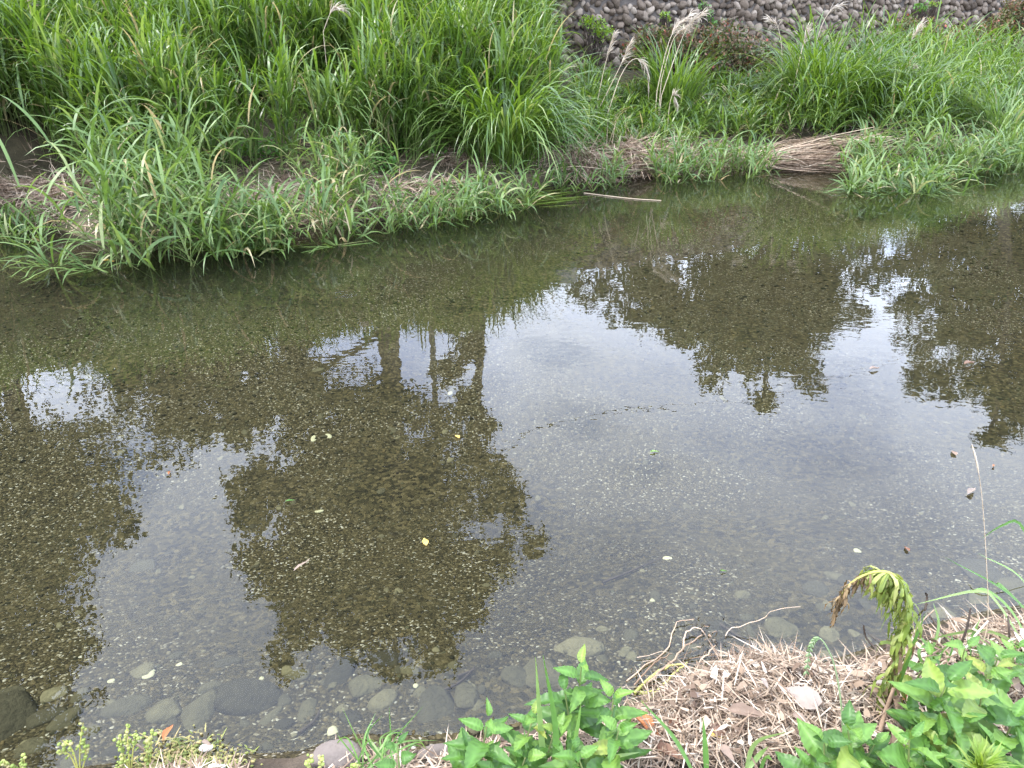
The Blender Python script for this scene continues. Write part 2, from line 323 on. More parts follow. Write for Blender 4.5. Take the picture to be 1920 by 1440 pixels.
def bed_mat():
    m, nt, bs, out = new_mat('riverbed_gravel'); g = N(nt, 'ShaderNodeNewGeometry')
    dn = N(nt, 'ShaderNodeTexNoise'); dn.inputs['Scale'].default_value = 25; L(nt, g.outputs['Position'], dn.inputs['Vector'])
    ad = N(nt, 'ShaderNodeVectorMath', operation='MULTIPLY_ADD'); ad.inputs[1].default_value = (.02, .02, .02); L(nt, dn.outputs['Color'], ad.inputs[0]); L(nt, g.outputs['Position'], ad.inputs[2])
    v1 = N(nt, 'ShaderNodeTexVoronoi'); v1.inputs['Scale'].default_value = 140; L(nt, ad.outputs[0], v1.inputs['Vector'])
    v2 = N(nt, 'ShaderNodeTexVoronoi'); v2.inputs['Scale'].default_value = 55; L(nt, ad.outputs[0], v2.inputs['Vector'])
    stops = [(0, (.011, .009, .0045)), (.3, (.028, .022, .010)), (.6, (.050, .039, .017)), (.84, (.080, .063, .030)), (.92, (.125, .102, .056)), (.97, (.25, .22, .16)), (1, (.40, .37, .30))]
    sx1 = N(nt, 'ShaderNodeSeparateColor'); L(nt, v1.outputs['Color'], sx1.inputs[0]); c1 = ramp(nt, stops, sx1.outputs[0])
    sx2 = N(nt, 'ShaderNodeSeparateColor'); L(nt, v2.outputs['Color'], sx2.inputs[0]); c2 = ramp(nt, [(0, (.011, .009, .0045)), (.3, (.027, .022, .010)), (.6, (.048, .038, .017)), (.85, (.072, .056, .025)), (1, (.105, .082, .040))], sx2.outputs[0])
    pn = N(nt, 'ShaderNodeTexNoise'); pn.inputs['Scale'].default_value = 1.3; pn.inputs['Detail'].default_value = 4; L(nt, g.outputs['Position'], pn.inputs['Vector'])
    pf = N(nt, 'ShaderNodeMapRange'); pf.inputs[1].default_value = .42; pf.inputs[2].default_value = .6; L(nt, pn.outputs[0], pf.inputs[0])
    mx_ = N(nt, 'ShaderNodeMix', data_type='RGBA'); L(nt, pf.outputs[0], mx_.inputs['Factor']); L(nt, c1, mx_.inputs['A']); L(nt, c2, mx_.inputs['B'])
    # silt along the far shore
    sa = N(nt, 'ShaderNodeAttribute', attribute_name='silt'); sn = N(nt, 'ShaderNodeTexNoise'); sn.inputs['Scale'].default_value = 5; sn.inputs['Detail'].default_value = 5; L(nt, g.outputs['Position'], sn.inputs['Vector'])
    sc_ = ramp(nt, [(.3, (.013, .012, .005)), (.55, (.024, .021, .009)), (.75, (.038, .032, .014))], sn.outputs[0])
    m3 = N(nt, 'ShaderNodeMix', data_type='RGBA'); L(nt, sa.outputs['Fac'], m3.inputs['Factor']); L(nt, mx_.outputs['Result'], m3.inputs['A']); L(nt, sc_, m3.inputs['B'])
    L(nt, m3.outputs['Result'], bs.inputs['Base Color']); bs.inputs['Roughness'].default_value = .8; bs.inputs['Specular IOR Level'].default_value = .1
    bp = N(nt, 'ShaderNodeBump'); bp.inputs['Strength'].default_value = .8; bp.inputs['Distance'].default_value = .006; bp.invert = True
    L(nt, v1.outputs['Distance'], bp.inputs['Height']); L(nt, bp.outputs[0], bs.inputs['Normal']); return m
M_bed = bed_mat()
M_pebble = plain_mat('pebble', [(0, (.011, .009, .0045)), (.25, (.025, .022, .010)), (.45, (.045, .036, .016)), (.6, (.064, .047, .019)), (.75, (.055, .054, .029)), (.88, (.092, .065, .026)), (.97, (.115, .088, .040)), (1, (.15, .125, .075))], .75, 30, .2, 90, 'attr', .15)

# ------------------------------------------------------------------ terrain
near_px = [(-500, 1560), (-200, 1500), (0, 1470), (230, 1450), (450, 1440), (560, 1436), (640, 1405), (800, 1410), (950, 1375), (1120, 1340), (1220, 1300), (1270, 1268), (1400, 1240), (1540, 1262), (1600, 1246), (1740, 1195), (1920, 1150), (2150, 1110)]
nb = np.array([P(*q) for q in near_px]); nb = nb[np.argsort(nb[:, 0])]
far_px = [(-300, 520), (0, 430), (70, 428), (180, 470), (330, 462), (480, 440), (600, 428), (720, 414), (860, 390), (960, 378), (1050, 352), (1150, 338), (1300, 322), (1420, 312), (1560, 305), (1600, 330), (1740, 330), (1800, 312), (1920, 298), (2200, 280)]
fb = np.array([P(q[0], q[1] - 10) for q in far_px]); fb = fb[np.argsort(fb[:, 0])]
def ext(x, tab, sl, sr):
    x = np.asarray(x, float); y = np.interp(x, tab[:, 0], tab[:, 1])
    return y + np.where(x < tab[0, 0], (x - tab[0, 0]) * sl, 0) + np.where(x > tab[-1, 0], (x - tab[-1, 0]) * sr, 0)
def yn(x): return ext(x, nb, .30, .25)
def yb(x): return ext(x, fb, .30, .32)
def yw(x): x = np.asarray(x, float); return 11.4 + np.where(x > -8, .5 * x, -4 + .3 * (x + 8)) - np.where(x > 16, .2 * (x - 16), 0)
BASE_Z, TOP_Z = .98, 2.12
def gz(x, y):
    x = np.asarray(x, float); y = np.asarray(y, float)
    dn, df = y - yn(x), yb(x) - y
    bed = -np.minimum(.30 * sm(dn / 1.5) + .05 * sm(dn / .15), .34 * sm(df / 3.0) + .05 * sm(df / .25)) + .018 * wob(x, y, 2.0)
    bank_n = .02 + .07 * sm(-dn / .15) + .06 * sm(-dn / .6) + .012 * wob(x, y, 6) + .02 * wob(x, y, 1.7, 2)
    wd = np.maximum(yw(x) - yb(x), .8)
    bank_f = .02 + .13 * sm(-df / .22) + (BASE_Z - .15) * sm((-df - .1) / wd * .95) + .035 * wob(x, y, 2.6, 4) * sm(-df / .5)
    return np.where(dn < 0, bank_n, np.where(df < 0, bank_f, bed))
xs = np.concatenate([[-400, -200, -100, -60, -35, -22, -15, -11], np.arange(-8, -2.5, .16), np.arange(-2.5, 3.2, .06), np.arange(3.2, 13, .16), [13.5, 15, 18, 24, 35, 60, 100, 200, 400]])
def strip(name, mat, lo, hi, ts, zf, attrs=None):
    X = np.repeat(xs[:, None], len(ts), 1); Y = lo(xs)[:, None] + (hi(xs) - lo(xs))[:, None] * np.asarray(ts)[None]
    Z = zf(X, Y); n, m = X.shape
    V = np.stack([X, Y, Z], -1).reshape(-1, 3); k = np.arange(n - 1)[:, None] * m + np.arange(m - 1)[None]
    Q = np.stack([k, k + m, k + m + 1, k + 1], -1).reshape(-1, 4)
    a = {'silt': attrs(X, Y).ravel()} if attrs else None
    return tag(add(name, make_mesh(name, V, Q, None, mat, a)), kind='structure')
def silt(X, Y):
    df = yb(X) - Y
    return sm(1 - (df - .25 - .35 * wob(X, Y, 1.5)) / (1.9 - .12 * np.clip(X, -3, 8))) * .95
riverbed = strip('riverbed', M_bed, lambda x: yn(x) - .001, lambda x: yb(x) + .001, np.linspace(0, 1, 110), gz, silt)
near_bank = strip('near_bank', M_soil, lambda x: yn(x) - 40, lambda x: yn(x) - .001, 1 - np.linspace(1, 0, 60) ** 3.2, gz)
far_bank = strip('far_bank', M_farsoil, lambda x: yb(x) + .001, lambda x: yw(x) + .3, np.linspace(0, 1, 50), gz)
ground = strip('ground', M_ground, lambda x: yw(x) + .28, lambda x: yw(x) + 600, np.concatenate([[0, .0005], np.linspace(.001, 1, 30) ** 2]), lambda X, Y: TOP_Z + .05 * wob(X, Y, .5) * sm((Y - yw(X) - .3) / 2))
water = strip('river_water', M_water, lambda x: yn(x) - .06, lambda x: yb(x) + .10, [0, .25, .5, .75, 1], lambda X, Y: np.zeros_like(X))

def march(x, y, h=0.0):
    """first point where the sight line comes within h of the ground or water"""
    rx, rz = ray(x, y); d = np.linspace(.9, 22, 2600); px_, z = rx * d, H + rz * d
    hit = z <= np.maximum(gz(px_, d), 0) + h; i = int(np.argmax(hit)) if hit.any() else len(d) - 1
    return np.array((px_[i], d[i], z[i]))
# ------------------------------------------------------------------ stones
def rock_mesh(name, mat, seed, sub=2, rough=.16, ang=0.0):
    bm = bmesh.new(); bmesh.ops.create_icosphere(bm, subdivisions=sub, radius=1); r = np.random.default_rng(seed)
    ph = r.random(9) * 6.3
    planes = r.normal(size=(5, 3)); planes /= np.linalg.norm(planes, axis=1)[:, None]
    for v in bm.verts:
        c = np.array(v.co); d = 1 + rough * (math.sin(2.1 * c[0] + ph[0]) * math.sin(1.7 * c[1] + ph[1]) + .6 * math.sin(3.3 * c[2] + ph[2] + c[0]) + .4 * math.sin(4.1 * c[1] + ph[3]))
        c = c * d
        for p in planes[: int(ang * 5)]:
            e = c @ p - .62
            if e > 0: c = c - p * e * .85
        v.co = c
    me = bpy.data.meshes.new(name); bm.to_mesh(me); bm.free(); me.materials.append(mat)
    me.polygons.foreach_set('use_smooth', np.ones(len(me.polygons), bool)); return me
R_river = [rock_mesh('river_stone', M_rstone, 20 + i, 2, .22, 1.0) for i in range(8)]
R_wall = [rock_mesh('wall_cobble', M_cobble, 40 + i, 2, .17, .8) for i in range(8)]
def rock(me, parent, loc, size, rz, tilt=(0, 0), name='stone'):
    o = add(name, me, parent, tuple(loc)); o.scale = tuple(size); o.rotation_euler = (tilt[0], tilt[1], rz); return o

# bed stones read off the photograph: px, py, half-length px, half-width px, picture angle
bed_stones = [(470, 1310, 62, 42, 55), (368, 1335, 38, 50, 10), (300, 1330, 44, 22, -10), (235, 1325, 48, 20, -28), (395, 1285, 26, 14, -20), (268, 1258, 26, 18, 0), (640, 1265, 26, 30, 10),
              (810, 1332, 44, 42, 0), (875, 1300, 34, 26, -35), (1085, 1212, 62, 30, -4), (1010, 1262, 60, 26, -8), (965, 1268, 30, 22, 0), (1185, 1187, 17, 15, 0), (1185, 1228, 15, 9, 20), (578, 1330, 18, 22, 0),
              (680, 1285, 40, 20, -25), (720, 1310, 30, 22, 10), (530, 1355, 26, 18, -30), (505, 1340, 14, 20, 30), (655, 1345, 24, 14, 15), (560, 1262, 28, 16, 20), (725, 1235, 40, 16, 20), (20, 1350, 60, 50, -40),
              (75, 1345, 40, 18, -35), (120, 1345, 44, 16, -38), (55, 1400, 36, 26, -20), (140, 1425, 40, 24, -10), (165, 1370, 22, 13, -20), (210, 1410, 26, 18, 0), (20, 1300, 30, 16, 10), (105, 1300, 26, 13, -20),
              (1460, 1178, 36, 20, 0), (1480, 1215, 40, 18, 8), (1520, 1240, 36, 16, -5), (1408, 1180, 12, 11, 0), (1430, 1225, 22, 16, 0), (1345, 1170, 22, 12, 0), (1560, 1190, 26, 16, 0),
              (1850, 1072, 44, 24, 8), (1900, 1098, 40, 16, -8), (1840, 1120, 30, 20, 0), (1770, 1150, 34, 20, 0), (1690, 1170, 30, 18, 0), (1530, 1105, 26, 16, 0), (1395, 1112, 18, 12, 0), (1590, 1088, 20, 11, 0),
              (270, 1060, 26, 10, 0), (420, 1240, 30, 10, -20), (330, 1225, 14, 8, 0), (1180, 1150, 22, 10, 0), (1260, 1230, 18, 11, 0), (1300, 1215, 20, 10, 0), (930, 1225, 16, 9, 0), (850, 1245, 14, 9, 0), (770, 1255, 22, 8, 10)]
nst = 0
def bed_stone(x, y, a, b, ang, me=None):
    global nst
    c = P(x, y, -.12)
    for _ in range(3): c = P(x, y, float(gz(c[0], c[1])) + .01)
    s = c[1] / (F * cp + (720 - y) * sp); e = H / math.hypot(c[1], H - c[2]); A = a * s; B = b * s / max(e, .45)
    rock(me or R_river[nst % 8], riverbed, (c[0], c[1], gz(c[0], c[1]) - .06 * min(A, B)), (A, B, min(A, B) * .48), math.radians(-ang), (.12 * math.sin(nst * 2.1), .12 * math.cos(nst * 1.7))); nst += 1
for q in bed_stones: bed_stone(*q)
R_pale = [rock_mesh('pale_stone', M_pale, 60 + i, 2, .15, .6) for i in range(3)]
for k, (x, y, a) in enumerate([(625, 1372, 13), (278, 1260, 14), (598, 955, 6), (1252, 1043, 7), (1610, 1030, 7), (845, 735, 5), (1225, 1120, 6), (334, 1242, 6), (615, 815, 6), (588, 820, 6), (1440, 1160, 5), (207, 1272, 7), (715, 1322, 7), (490, 1268, 5), (780, 1282, 6)]):
    bed_stone(x, y, a, a * .8, k * 40, R_pale[k % 3])
while nst < 300:
    x, y = RNG.uniform(-20, 1930), 640 + 800 * RNG.random() ** .8
    c = P(x, y, -.25)
    if c[1] < yn(c[0]) + .06 or c[1] > yb(c[0]) - .8: continue
    near = c[1] < yn(c[0]) + .6
    r = RNG.uniform(8, 18) if near and RNG.random() < .8 else RNG.uniform(4, 8)
    bed_stone(x, y, r, r * RNG.uniform(.5, .9), RNG.uniform(-50, 50))
# loose gravel: one joined carpet of real pebbles
bmi = bmesh.new(); bmesh.ops.create_icosphere(bmi, subdivisions=1, radius=1); bmi.verts.ensure_lookup_table()
ICO = np.array([v.co[:] for v in bmi.verts]); ICOF = np.array([[v.index for v in f.verts] for f in bmi.faces]); bmi.free()
def pebbles(n, xr, ok, rmin, rmax, lift=.15, mat=M_pebble, hf=.55):
    X = RNG.uniform(xr[0], xr[1], n * 3); t = RNG.random(n * 3); Y = yn(X) + .05 + (yb(X) - yn(X) - .1) * t
    k = ok(X, Y); X, Y = X[k][:n], Y[k][:n]; n = len(X)
    r = rmin + (rmax - rmin) * RNG.random(n) ** 3.0
    S = np.stack([r, r * RNG.uniform(.55, .95, n), r * hf * RNG.uniform(.6, 1, n)], -1)
    V = ICO[None] * S[:, None] * (1 + .22 * RNG.normal(size=(n, 12, 1))); a = RNG.random(n) * 6.28
    x = V[..., 0] * np.cos(a)[:, None] - V[..., 1] * np.sin(a)[:, None]; y = V[..., 0] * np.sin(a)[:, None] + V[..., 1] * np.cos(a)[:, None]
    V = np.stack([x + X[:, None], y + Y[:, None], V[..., 2] + (gz(X, Y) + lift * S[:, 2])[:, None]], -1)
    T = ICOF[None] + (np.arange(n) * 12)[:, None, None]
    return V.reshape(-1, 3), T.reshape(-1, 3), np.repeat(RNG.random(n), 12)
def inview(X, Y):
    x, y = px_of(np.stack([X, Y, np.full_like(X, -.2)], -1)); return (x > -120) & (x < 2040) & (y < 1500)
mb = MB()
for n, xr, ok, r0, r1 in ((20000, (-2.6, 2.8), lambda X, Y: inview(X, Y) & (Y < 3.3), .003, .010), (15000, (-4.5, 5.5), lambda X, Y: inview(X, Y) & (Y > 3.1) & (Y < 5.6), .005, .016), (7000, (-5, 8), lambda X, Y: inview(X, Y) & (Y > 5.2) & (yb(X) - Y > 1.9 + .6 * wob(X, Y, 1.5)), .008, .024)):
    V, T, a = pebbles(n, xr, ok, r0, r1); mb.put(V, None, T, a)
tag(add('gravel', mb.mesh('gravel', M_pebble), riverbed), kind='stuff')

# ------------------------------------------------------------------ cobble wall
wall = thing('cobble_wall', 'grey river-cobble retaining wall with creeping plants behind the far bank', 'wall', (0, 11.4, BASE_Z - .3))
worg = np.array((0, 11.4, BASE_Z - .3))
wx = np.concatenate([[-60, -30, -15], np.arange(-9, 17, .5), [20, 30, 60]]); wv, wq = [], []
for i, x in enumerate(wx):
    y = float(yw(x)); wv += [(x, y - .02, BASE_Z - .35), (x + .0, y + .28, TOP_Z + .05), (x, y + .62, TOP_Z + .05), (x, y + .62, BASE_Z - .35)]
    if i: b = i * 4; wq += [(b - 4, b, b + 1, b - 3), (b - 3, b + 1, b + 2, b - 2), (b - 2, b + 2, b + 3, b - 1)]
add('backing', make_mesh('backing', np.array(wv) - worg, wq, None, M_mortar, smooth=False), wall)
stones = []
row, z = 0, BASE_Z - .22
while z < TOP_Z + .12:
    x = -9.0 + RNG.uniform(0, .1)
    while x < 16:
        L_ = RNG.choice([RNG.uniform(.048, .07), RNG.uniform(.065, .10)]); zj = z + RNG.normal() * .022
        f = np.clip((zj - BASE_Z + .35) / (TOP_Z - BASE_Z + .4), 0, 1.1)
        stones.append((x, float(yw(x)) - .02 + .30 * f + RNG.normal() * .018, zj, L_, RNG.choice([-1, 1]) * RNG.uniform(.5, 1.3)))
        x += L_ * 1.62 / 1.1
    z += .102; row += 1
st = np.array(stones); sx, sy = px_of(st[:, :3])
vis = (sx > 1030) & (sx < 1960) & (sy > -30) & (sy < 150)
score = np.where(vis, 0, 1e4) + np.hypot((sx - 1480) / 12, np.maximum(sy - 45, 0))
order = np.argsort(score); wang = math.atan(.5)
for i in order[:300]:
    x, y, z_, l, a = st[i]
    o = rock(R_wall[i % 8], wall, np.array((x, y, z_)) - worg, (l * .80, l * .85, l * 1.12), wang, (-.25, 0)); o.rotation_euler = (Matrix.Rotation(wang, 3, 'Z') @ Matrix.Rotation(-.25, 3, 'X') @ Matrix.Rotation(a, 3, 'Y')).to_euler()
mb = MB(); bv = [np.array([v.co[:] for v in m.vertices]) for m in R_wall]; bf = [np.array([p.vertices[:] for p in m.polygons]) for m in R_wall]
for i in order[300:]:
    x, y, z_, l, a = st[i]; R = np.array(Matrix.Rotation(wang, 3, 'Z') @ Matrix.Rotation(-.25, 3, 'X') @ Matrix.Rotation(a, 3, 'Y'))
    mb.put((bv[i % 8] * np.array((l * .80, l * .85, l * 1.12))) @ R.T + np.array((x, y, z_)) - worg, None, bf[i % 8], RNG.random())
tag(add('stone_field', mb.mesh('stone_field', M_cobble_a), wall), kind='stuff')

def box(c, s, rz=0.0, bev=.02):
    bm = bmesh.new(); bmesh.ops.create_cube(bm, size=1); bmesh.ops.scale(bm, vec=s, verts=bm.verts)
    bmesh.ops.bevel(bm, geom=bm.edges[:], offset=bev, segments=2, affect='EDGES')
    V = np.array([v.co[:] for v in bm.verts]); Fc = [[v.index for v in f.verts] for f in bm.faces]; bm.free()
    me = bpy.data.meshes.new('slab'); me.from_pydata([tuple(v) for v in V], [], Fc); return me
# concrete coping slabs crowning the wall to the left of the bare cobbles
for k in range(6):
    x0 = .25 - k * 1.52; me = box((0, 0, 0), (1.66, .5, .34)); me.name = 'coping_slab'; me.materials.append(M_conc)
    o = add('coping_slab', me, None, (x0, float(yw(x0)) + .27, TOP_Z + .02)); o.rotation_euler = (0, 0, wang)
    tag(o, ['grey concrete slab showing on top of the wall at the end of the cobbles'][0] if k == 0 else 'grey concrete coping slab on the wall hidden behind the tall reeds', 'coping slab', 'coping slabs on the wall top')

# ------------------------------------------------------------------ reeds and grasses
SLX = [-400, 0, 150, 590, 900, 1000, 1080, 1150, 1400, 1460, 1650, 1750, 1920, 2300]
SLV = [.45, .43, .415, .372, .345, .32, .265, .225, .215, .275, .270, .23, .195, .18]
def canopy(x, y):
    """height of the grass top above the water at (x, y)"""
    qx = 960 + x / y * (F * cp + 250 * sp)
    return np.interp(qx, SLX, SLV) * y - H
def stems(X, Y, hgt, leafn=8, lw=.024, ll=(.32, .62), lean=.10, droop=1.9, seg=5, dead=.05, el0=(.75, 1.25), expo=1.25):
    """reed stems with alternate arching leaves -> (blade V,Q,a), (stem V,Q,a)"""
    n = len(X); Z = gz(X, Y) - .02; laz = RNG.random(n) * 6.28; le = np.abs(RNG.normal(size=n)) * lean + .02
    top = np.stack([X + np.sin(laz) * le * hgt, Y + np.cos(laz) * le * hgt - .12 * hgt * le, Z + hgt], -1); bot = np.stack([X, Y, Z], -1)
    f = (np.arange(leafn) + RNG.random((n, leafn))) / leafn * .80 + .20
    base = bot[:, None] + (top - bot)[:, None] * (f ** 1.0)[..., None]
    az = laz[:, None] + np.arange(leafn)[None] * np.pi + RNG.normal(size=(n, leafn)) * .7
    ln = RNG.uniform(ll[0], ll[1], (n, leafn)) * (1.05 - .25 * f) * np.clip(.5 + .5 * hgt[:, None] / .9, .5, 1.15)
    el = RNG.uniform(el0[0], el0[1], (n, leafn)) + .12 * f
    cv = RNG.uniform(.6, droop, (n, leafn)) * (1.2 - .35 * f)
    col = np.clip(RNG.normal(.48, .2, (n, 1)) + RNG.normal(0, .14, (n, leafn)), 0, .94); col = np.where(RNG.random((n, leafn)) < dead * (1.3 - f), 1.0, col)
    B = blades(base.reshape(-1, 3), az.ravel(), el.ravel(), ln.ravel(), (lw * RNG.uniform(.65, 1.15, (n, leafn))).ravel(), cv.ravel(), seg, col.ravel(), .5, .28, expo)
    w = .0045; o = np.array([[-w, 0, 0], [w * .5, w * .87, 0], [w * .5, -w * .87, 0]])
    SV = np.concatenate([bot[:, None] + o[None], top[:, None] + o[None] * .4], 1).reshape(-1, 3); k = (np.arange(n) * 6)[:, None]
    SQ = np.stack([np.concatenate([k + a, k + b, k + 3 + b, k + 3 + a], 1) for a, b in ((0, 1), (1, 2), (2, 0))], 1).reshape(-1, 4)
    return B, (SV, SQ, np.repeat(RNG.random(n), 6))
def region(n, pxpoly, zp=.15):
    """n random ground points whose feet project inside the photo polygon"""
    q = np.array(pxpoly, float); w = np.array([P(a, b, zp)[:2] for a, b in q])
    lo, hi = w.min(0), w.max(0); out = []
    while len(out) < n:
        c = RNG.uniform(lo, hi, (n * 3, 2)); ins = np.zeros(len(c), bool); j = len(w) - 1
        for i in range(len(w)):
            a, b = w[i], w[j]; cr = ((a[1] > c[:, 1]) != (b[1] > c[:, 1])) & (c[:, 0] < (b[0] - a[0]) * (c[:, 1] - a[1]) / (b[1] - a[1] + 1e-12) + a[0]); ins ^= cr; j = i
        out += list(c[ins])
    out = np.array(out[:n]); return out[:, 0], out[:, 1]
def world_region(n, x0, x1, f0, f1):
    X = RNG.uniform(x0, x1, n); a, b = yb(X), yw(X); return X, a + (b - a) * RNG.uniform(f0, f1, n)

# big reed mass on the left half of the far bank (a continuous stand)
X, Y = world_region(5500, -7.2, .48, .27, .97)
hc = np.clip(canopy(X, Y) - gz(X, Y), .45, 1.75) * RNG.uniform(.74, 1.03, len(X))
# hollows between the stands
hol = np.array([march(620, 200, .35)[:2], march(470, 262, .1)[:2], march(40, 330, .1)[:2], march(560, 230, .2)[:2]])
keep = (wob(X, Y, 2.4, 3.0) > -.42) & (wob(X, Y, 5.5, 1.0) > -.62); hc *= 1 + .13 * wob(X, Y, 3.1, 5.0)
for h_, r_ in zip(hol, (.50, .45, .35, .35)): keep &= np.hypot(X - h_[0], (Y - h_[1]) * .8) > r_
X, Y, hc = X[keep], Y[keep], hc[keep]
B, S = stems(X, Y, hc, 9, .025, (.42, .85), .11, 2.7, 7, .07, (1.05, 1.5), 1.8)
reeds = thing('reed_stand', 'dense tall green reed stand covering the left half of the far bank', 'reeds', (-3, 7.5, .6)); ro = np.array((-3, 7.5, .6))
mb = MB(); mb.put(*[B[0], B[1], None, B[2]]); tag(add('blades', mb.mesh('blades', M_reed, ro), reeds), kind='stuff')
mb = MB(); mb.put(S[0], S[1], None, S[2]); tag(add('stems', mb.mesh('stems', M_stem, ro), reeds), kind='stuff')

# low mixed grass over the right half of the far bank (uncountable)
X, Y = world_region(3000, .8, 14, .10, .72)
hc = np.clip(canopy(X, Y) - gz(X, Y) - .06, .08, .95) * RNG.uniform(.5, 1.0, len(X))
mb = MB(); B, S = stems(X, Y, hc, 7, .021, (.35, .7), .16, 2.1); mb.put(B[0], B[1], None, B[2])
o = add('bank_grass', mb.mesh('bank_grass', M_reed)); tag(o, 'mixed green grass growing between the clumps on the far bank', 'grass', None, 'stuff')
X, Y = region(900, [(1740, 190), (1930, 190), (1930, 100), (1760, 100)])
mb = MB(); B, S = stems(X, Y, RNG.uniform(.25, .6, len(X)), 7, .014, (.2, .45), .2, 1.4); mb.put(B[0], B[1], None, B[2])
tag(add('yellowish_grass', mb.mesh('yellowish_grass', M_lime)), 'fine yellow-green grass at the foot of the wall on the far right', 'grass', None, 'stuff')

def clump(name, label, poly, n, hgt, mat, lw, ll, leafn=7, droop=2.0, lean=.18, group='grass clumps on the far bank', dead=.05, float_=False):
    X, Y = region(n, poly); h = RNG.uniform(hgt[0], hgt[1], n)
    B, S = stems(X, Y, h, leafn, lw, ll, lean, droop, 6, dead)
    if float_: B[0][:, 2] = np.maximum(B[0][:, 2], .004); S[0][:, 2] = np.maximum(S[0][:, 2], -.1)
    c = np.array((X.mean(), Y.mean(), float(gz(X.mean(), Y.mean()))))
    t = thing(name, label, 'grass clump', c, group)
    mb = MB(); mb.put(B[0], B[1], None, B[2]); tag(add('blades', mb.mesh('blades', mat, c), t), kind='stuff')
    mb = MB(); mb.put(S[0], S[1], None, S[2]); tag(add('stems', mb.mesh('stems', M_stem, c), t), kind='stuff')
    return t
def fountain(name, label, px, py, n, ln, w, mat, hz=.25, spread=.28, el=(1.0, 1.5), cv=(1.3, 2.9), group='grass clumps on the far bank'):
    c = P(px, py, .15); c[2] = gz(c[0], c[1]); a = RNG.random(n) * 6.28; r = spread * np.sqrt(RNG.random(n))
    base = np.stack([c[0] + r * np.cos(a), c[1] + r * np.sin(a) * .7, np.full(n, c[2])], -1); base[:, 2] = gz(base[:, 0], base[:, 1]) + RNG.uniform(0, hz, n)
    az = np.pi / 2 - a + RNG.normal(size=n) * .6
    V, Q, A = blades(base, az, RNG.uniform(*el, n), RNG.uniform(*ln, n), w * RNG.uniform(.7, 1.2, n), RNG.uniform(*cv, n), 8, np.clip(RNG.normal(.5, .22, n), 0, .95), .5, .2)
    V[:, 2] = np.maximum(V[:, 2], .005)
    t = thing(name, label, 'grass clump', c, group)
    mb = MB(); mb.put(V, Q, None, A); tag(add('blades', mb.mesh('blades', mat, c), t), kind='stuff'); return t

fountain('silver_grass_clump', 'large green fountain of drooping silver grass at the centre of the far bank', 945, 322, 620, (.7, 1.45), .021, M_reed, .45, .42)
fountain('silver_grass_clump', 'tall bright silver grass clump behind the drooping fountain, reaching the top edge', 850, 255, 420, (.8, 1.5), .022, M_reed, .7, .5, (1.15, 1.5), (.6, 2.2))
fountain('silver_grass_clump', 'broad silver grass mound right of centre in front of the cobble wall', 1530, 262, 560, (.7, 1.3), .022, M_reed, .6, .55, (1.05, 1.5), (.8, 2.6))
fountain('silver_grass_clump', 'right-hand neighbour of the broad silver grass mound, lower and wider', 1660, 258, 460, (.6, 1.15), .020, M_reed, .45, .55, (1.0, 1.5), (.9, 2.5))
fountain('silver_grass_clump', 'slim upright grass clump below the paired pale plumes', 1255, 262, 260, (.6, 1.1), .019, M_reed, .35, .30, (1.2, 1.5), (.5, 1.8))
fountain('silver_grass_clump', 'bluish grass clump at the right edge above the water', 1880, 268, 260, (.5, 1.0), .020, M_blue, .25, .40, (.9, 1.5), (.8, 2.3))
fountain('drooping_reed_clump', 'pale green reed clump drooping over the straw left of centre', 640, 330, 170, (.5, 1.05), .024, M_blue, .45, .22, (1.0, 1.5), (1.2, 2.8))
clump('waterside_reed_clump', 'leaning reed clump jutting into the water on the left', [(190, 470), (400, 462), (390, 350), (200, 340)], 190, (.3, .8), M_blue, .025, (.45, .85), 6, 2.4, .55, float_=True)
clump('leaning_reed_clump', 'tall reed clump leaning right, behind the one jutting into the water', [(200, 340), (420, 335), (400, 270), (210, 280)], 110, (.5, .95), M_reed, .028, (.5, .9), 8, 2.5, .3)
clump('leaning_reed_clump', 'thin reed clump standing before the tall reeds above the left hollow', [(430, 300), (560, 300), (560, 270), (430, 270)], 30, (.35, .7), M_blue, .024, (.4, .7), 7, 2.2, .3)
clump('leaning_reed_clump', 'reed clump between the drooping pale clump and the central fountain', [(700, 330), (860, 320), (850, 280), (700, 290)], 60, (.35, .75), M_reed, .026, (.4, .75), 7, 2.4, .3)
clump('waterside_reed_clump', 'short reed clump spilling over the left water edge below the hollow', [(400, 452), (540, 436), (540, 405), (400, 405)], 60, (.2, .5), M_blue, .025, (.45, .8), 6, 2.4, .6, float_=True)
clump('waterside_reed_clump', 'yellowing reed tuft at the water below the drooping pale clump', [(590, 424), (690, 410), (690, 350), (590, 350)], 80, (.22, .55), M_blue, .023, (.4, .75), 6, 2.3, .5, dead=.22, float_=True)
clump('waterside_reed_clump', 'low row of arching grass along the water left of the central fountain', [(730, 408), (1000, 366), (990, 345), (730, 380)], 85, (.18, .42), M_blue, .022, (.4, .7), 6, 2.4, .5, float_=True)
clump('waterside_reed_clump', 'sparse grass tuft beside the dry straw heap right of centre', [(1040, 340), (1180, 330), (1180, 300), (1040, 310)], 36, (.18, .40), M_blue, .020, (.3, .5), 6, 1.8, .35, float_=True)
clump('waterside_reed_clump', 'grass fringe along the water between the two straw heaps', [(1230, 322), (1450, 306), (1450, 285), (1230, 296)], 90, (.18, .5), M_blue, .022, (.4, .7), 6, 2.2, .4, float_=True)
clump('waterside_reed_clump', 'bright waterside grass bulging into the river on the right', [(1590, 338), (1760, 336), (1760, 290), (1600, 280)], 160, (.2, .5), M_blue, .025, (.45, .8), 6, 2.3, .5, float_=True)
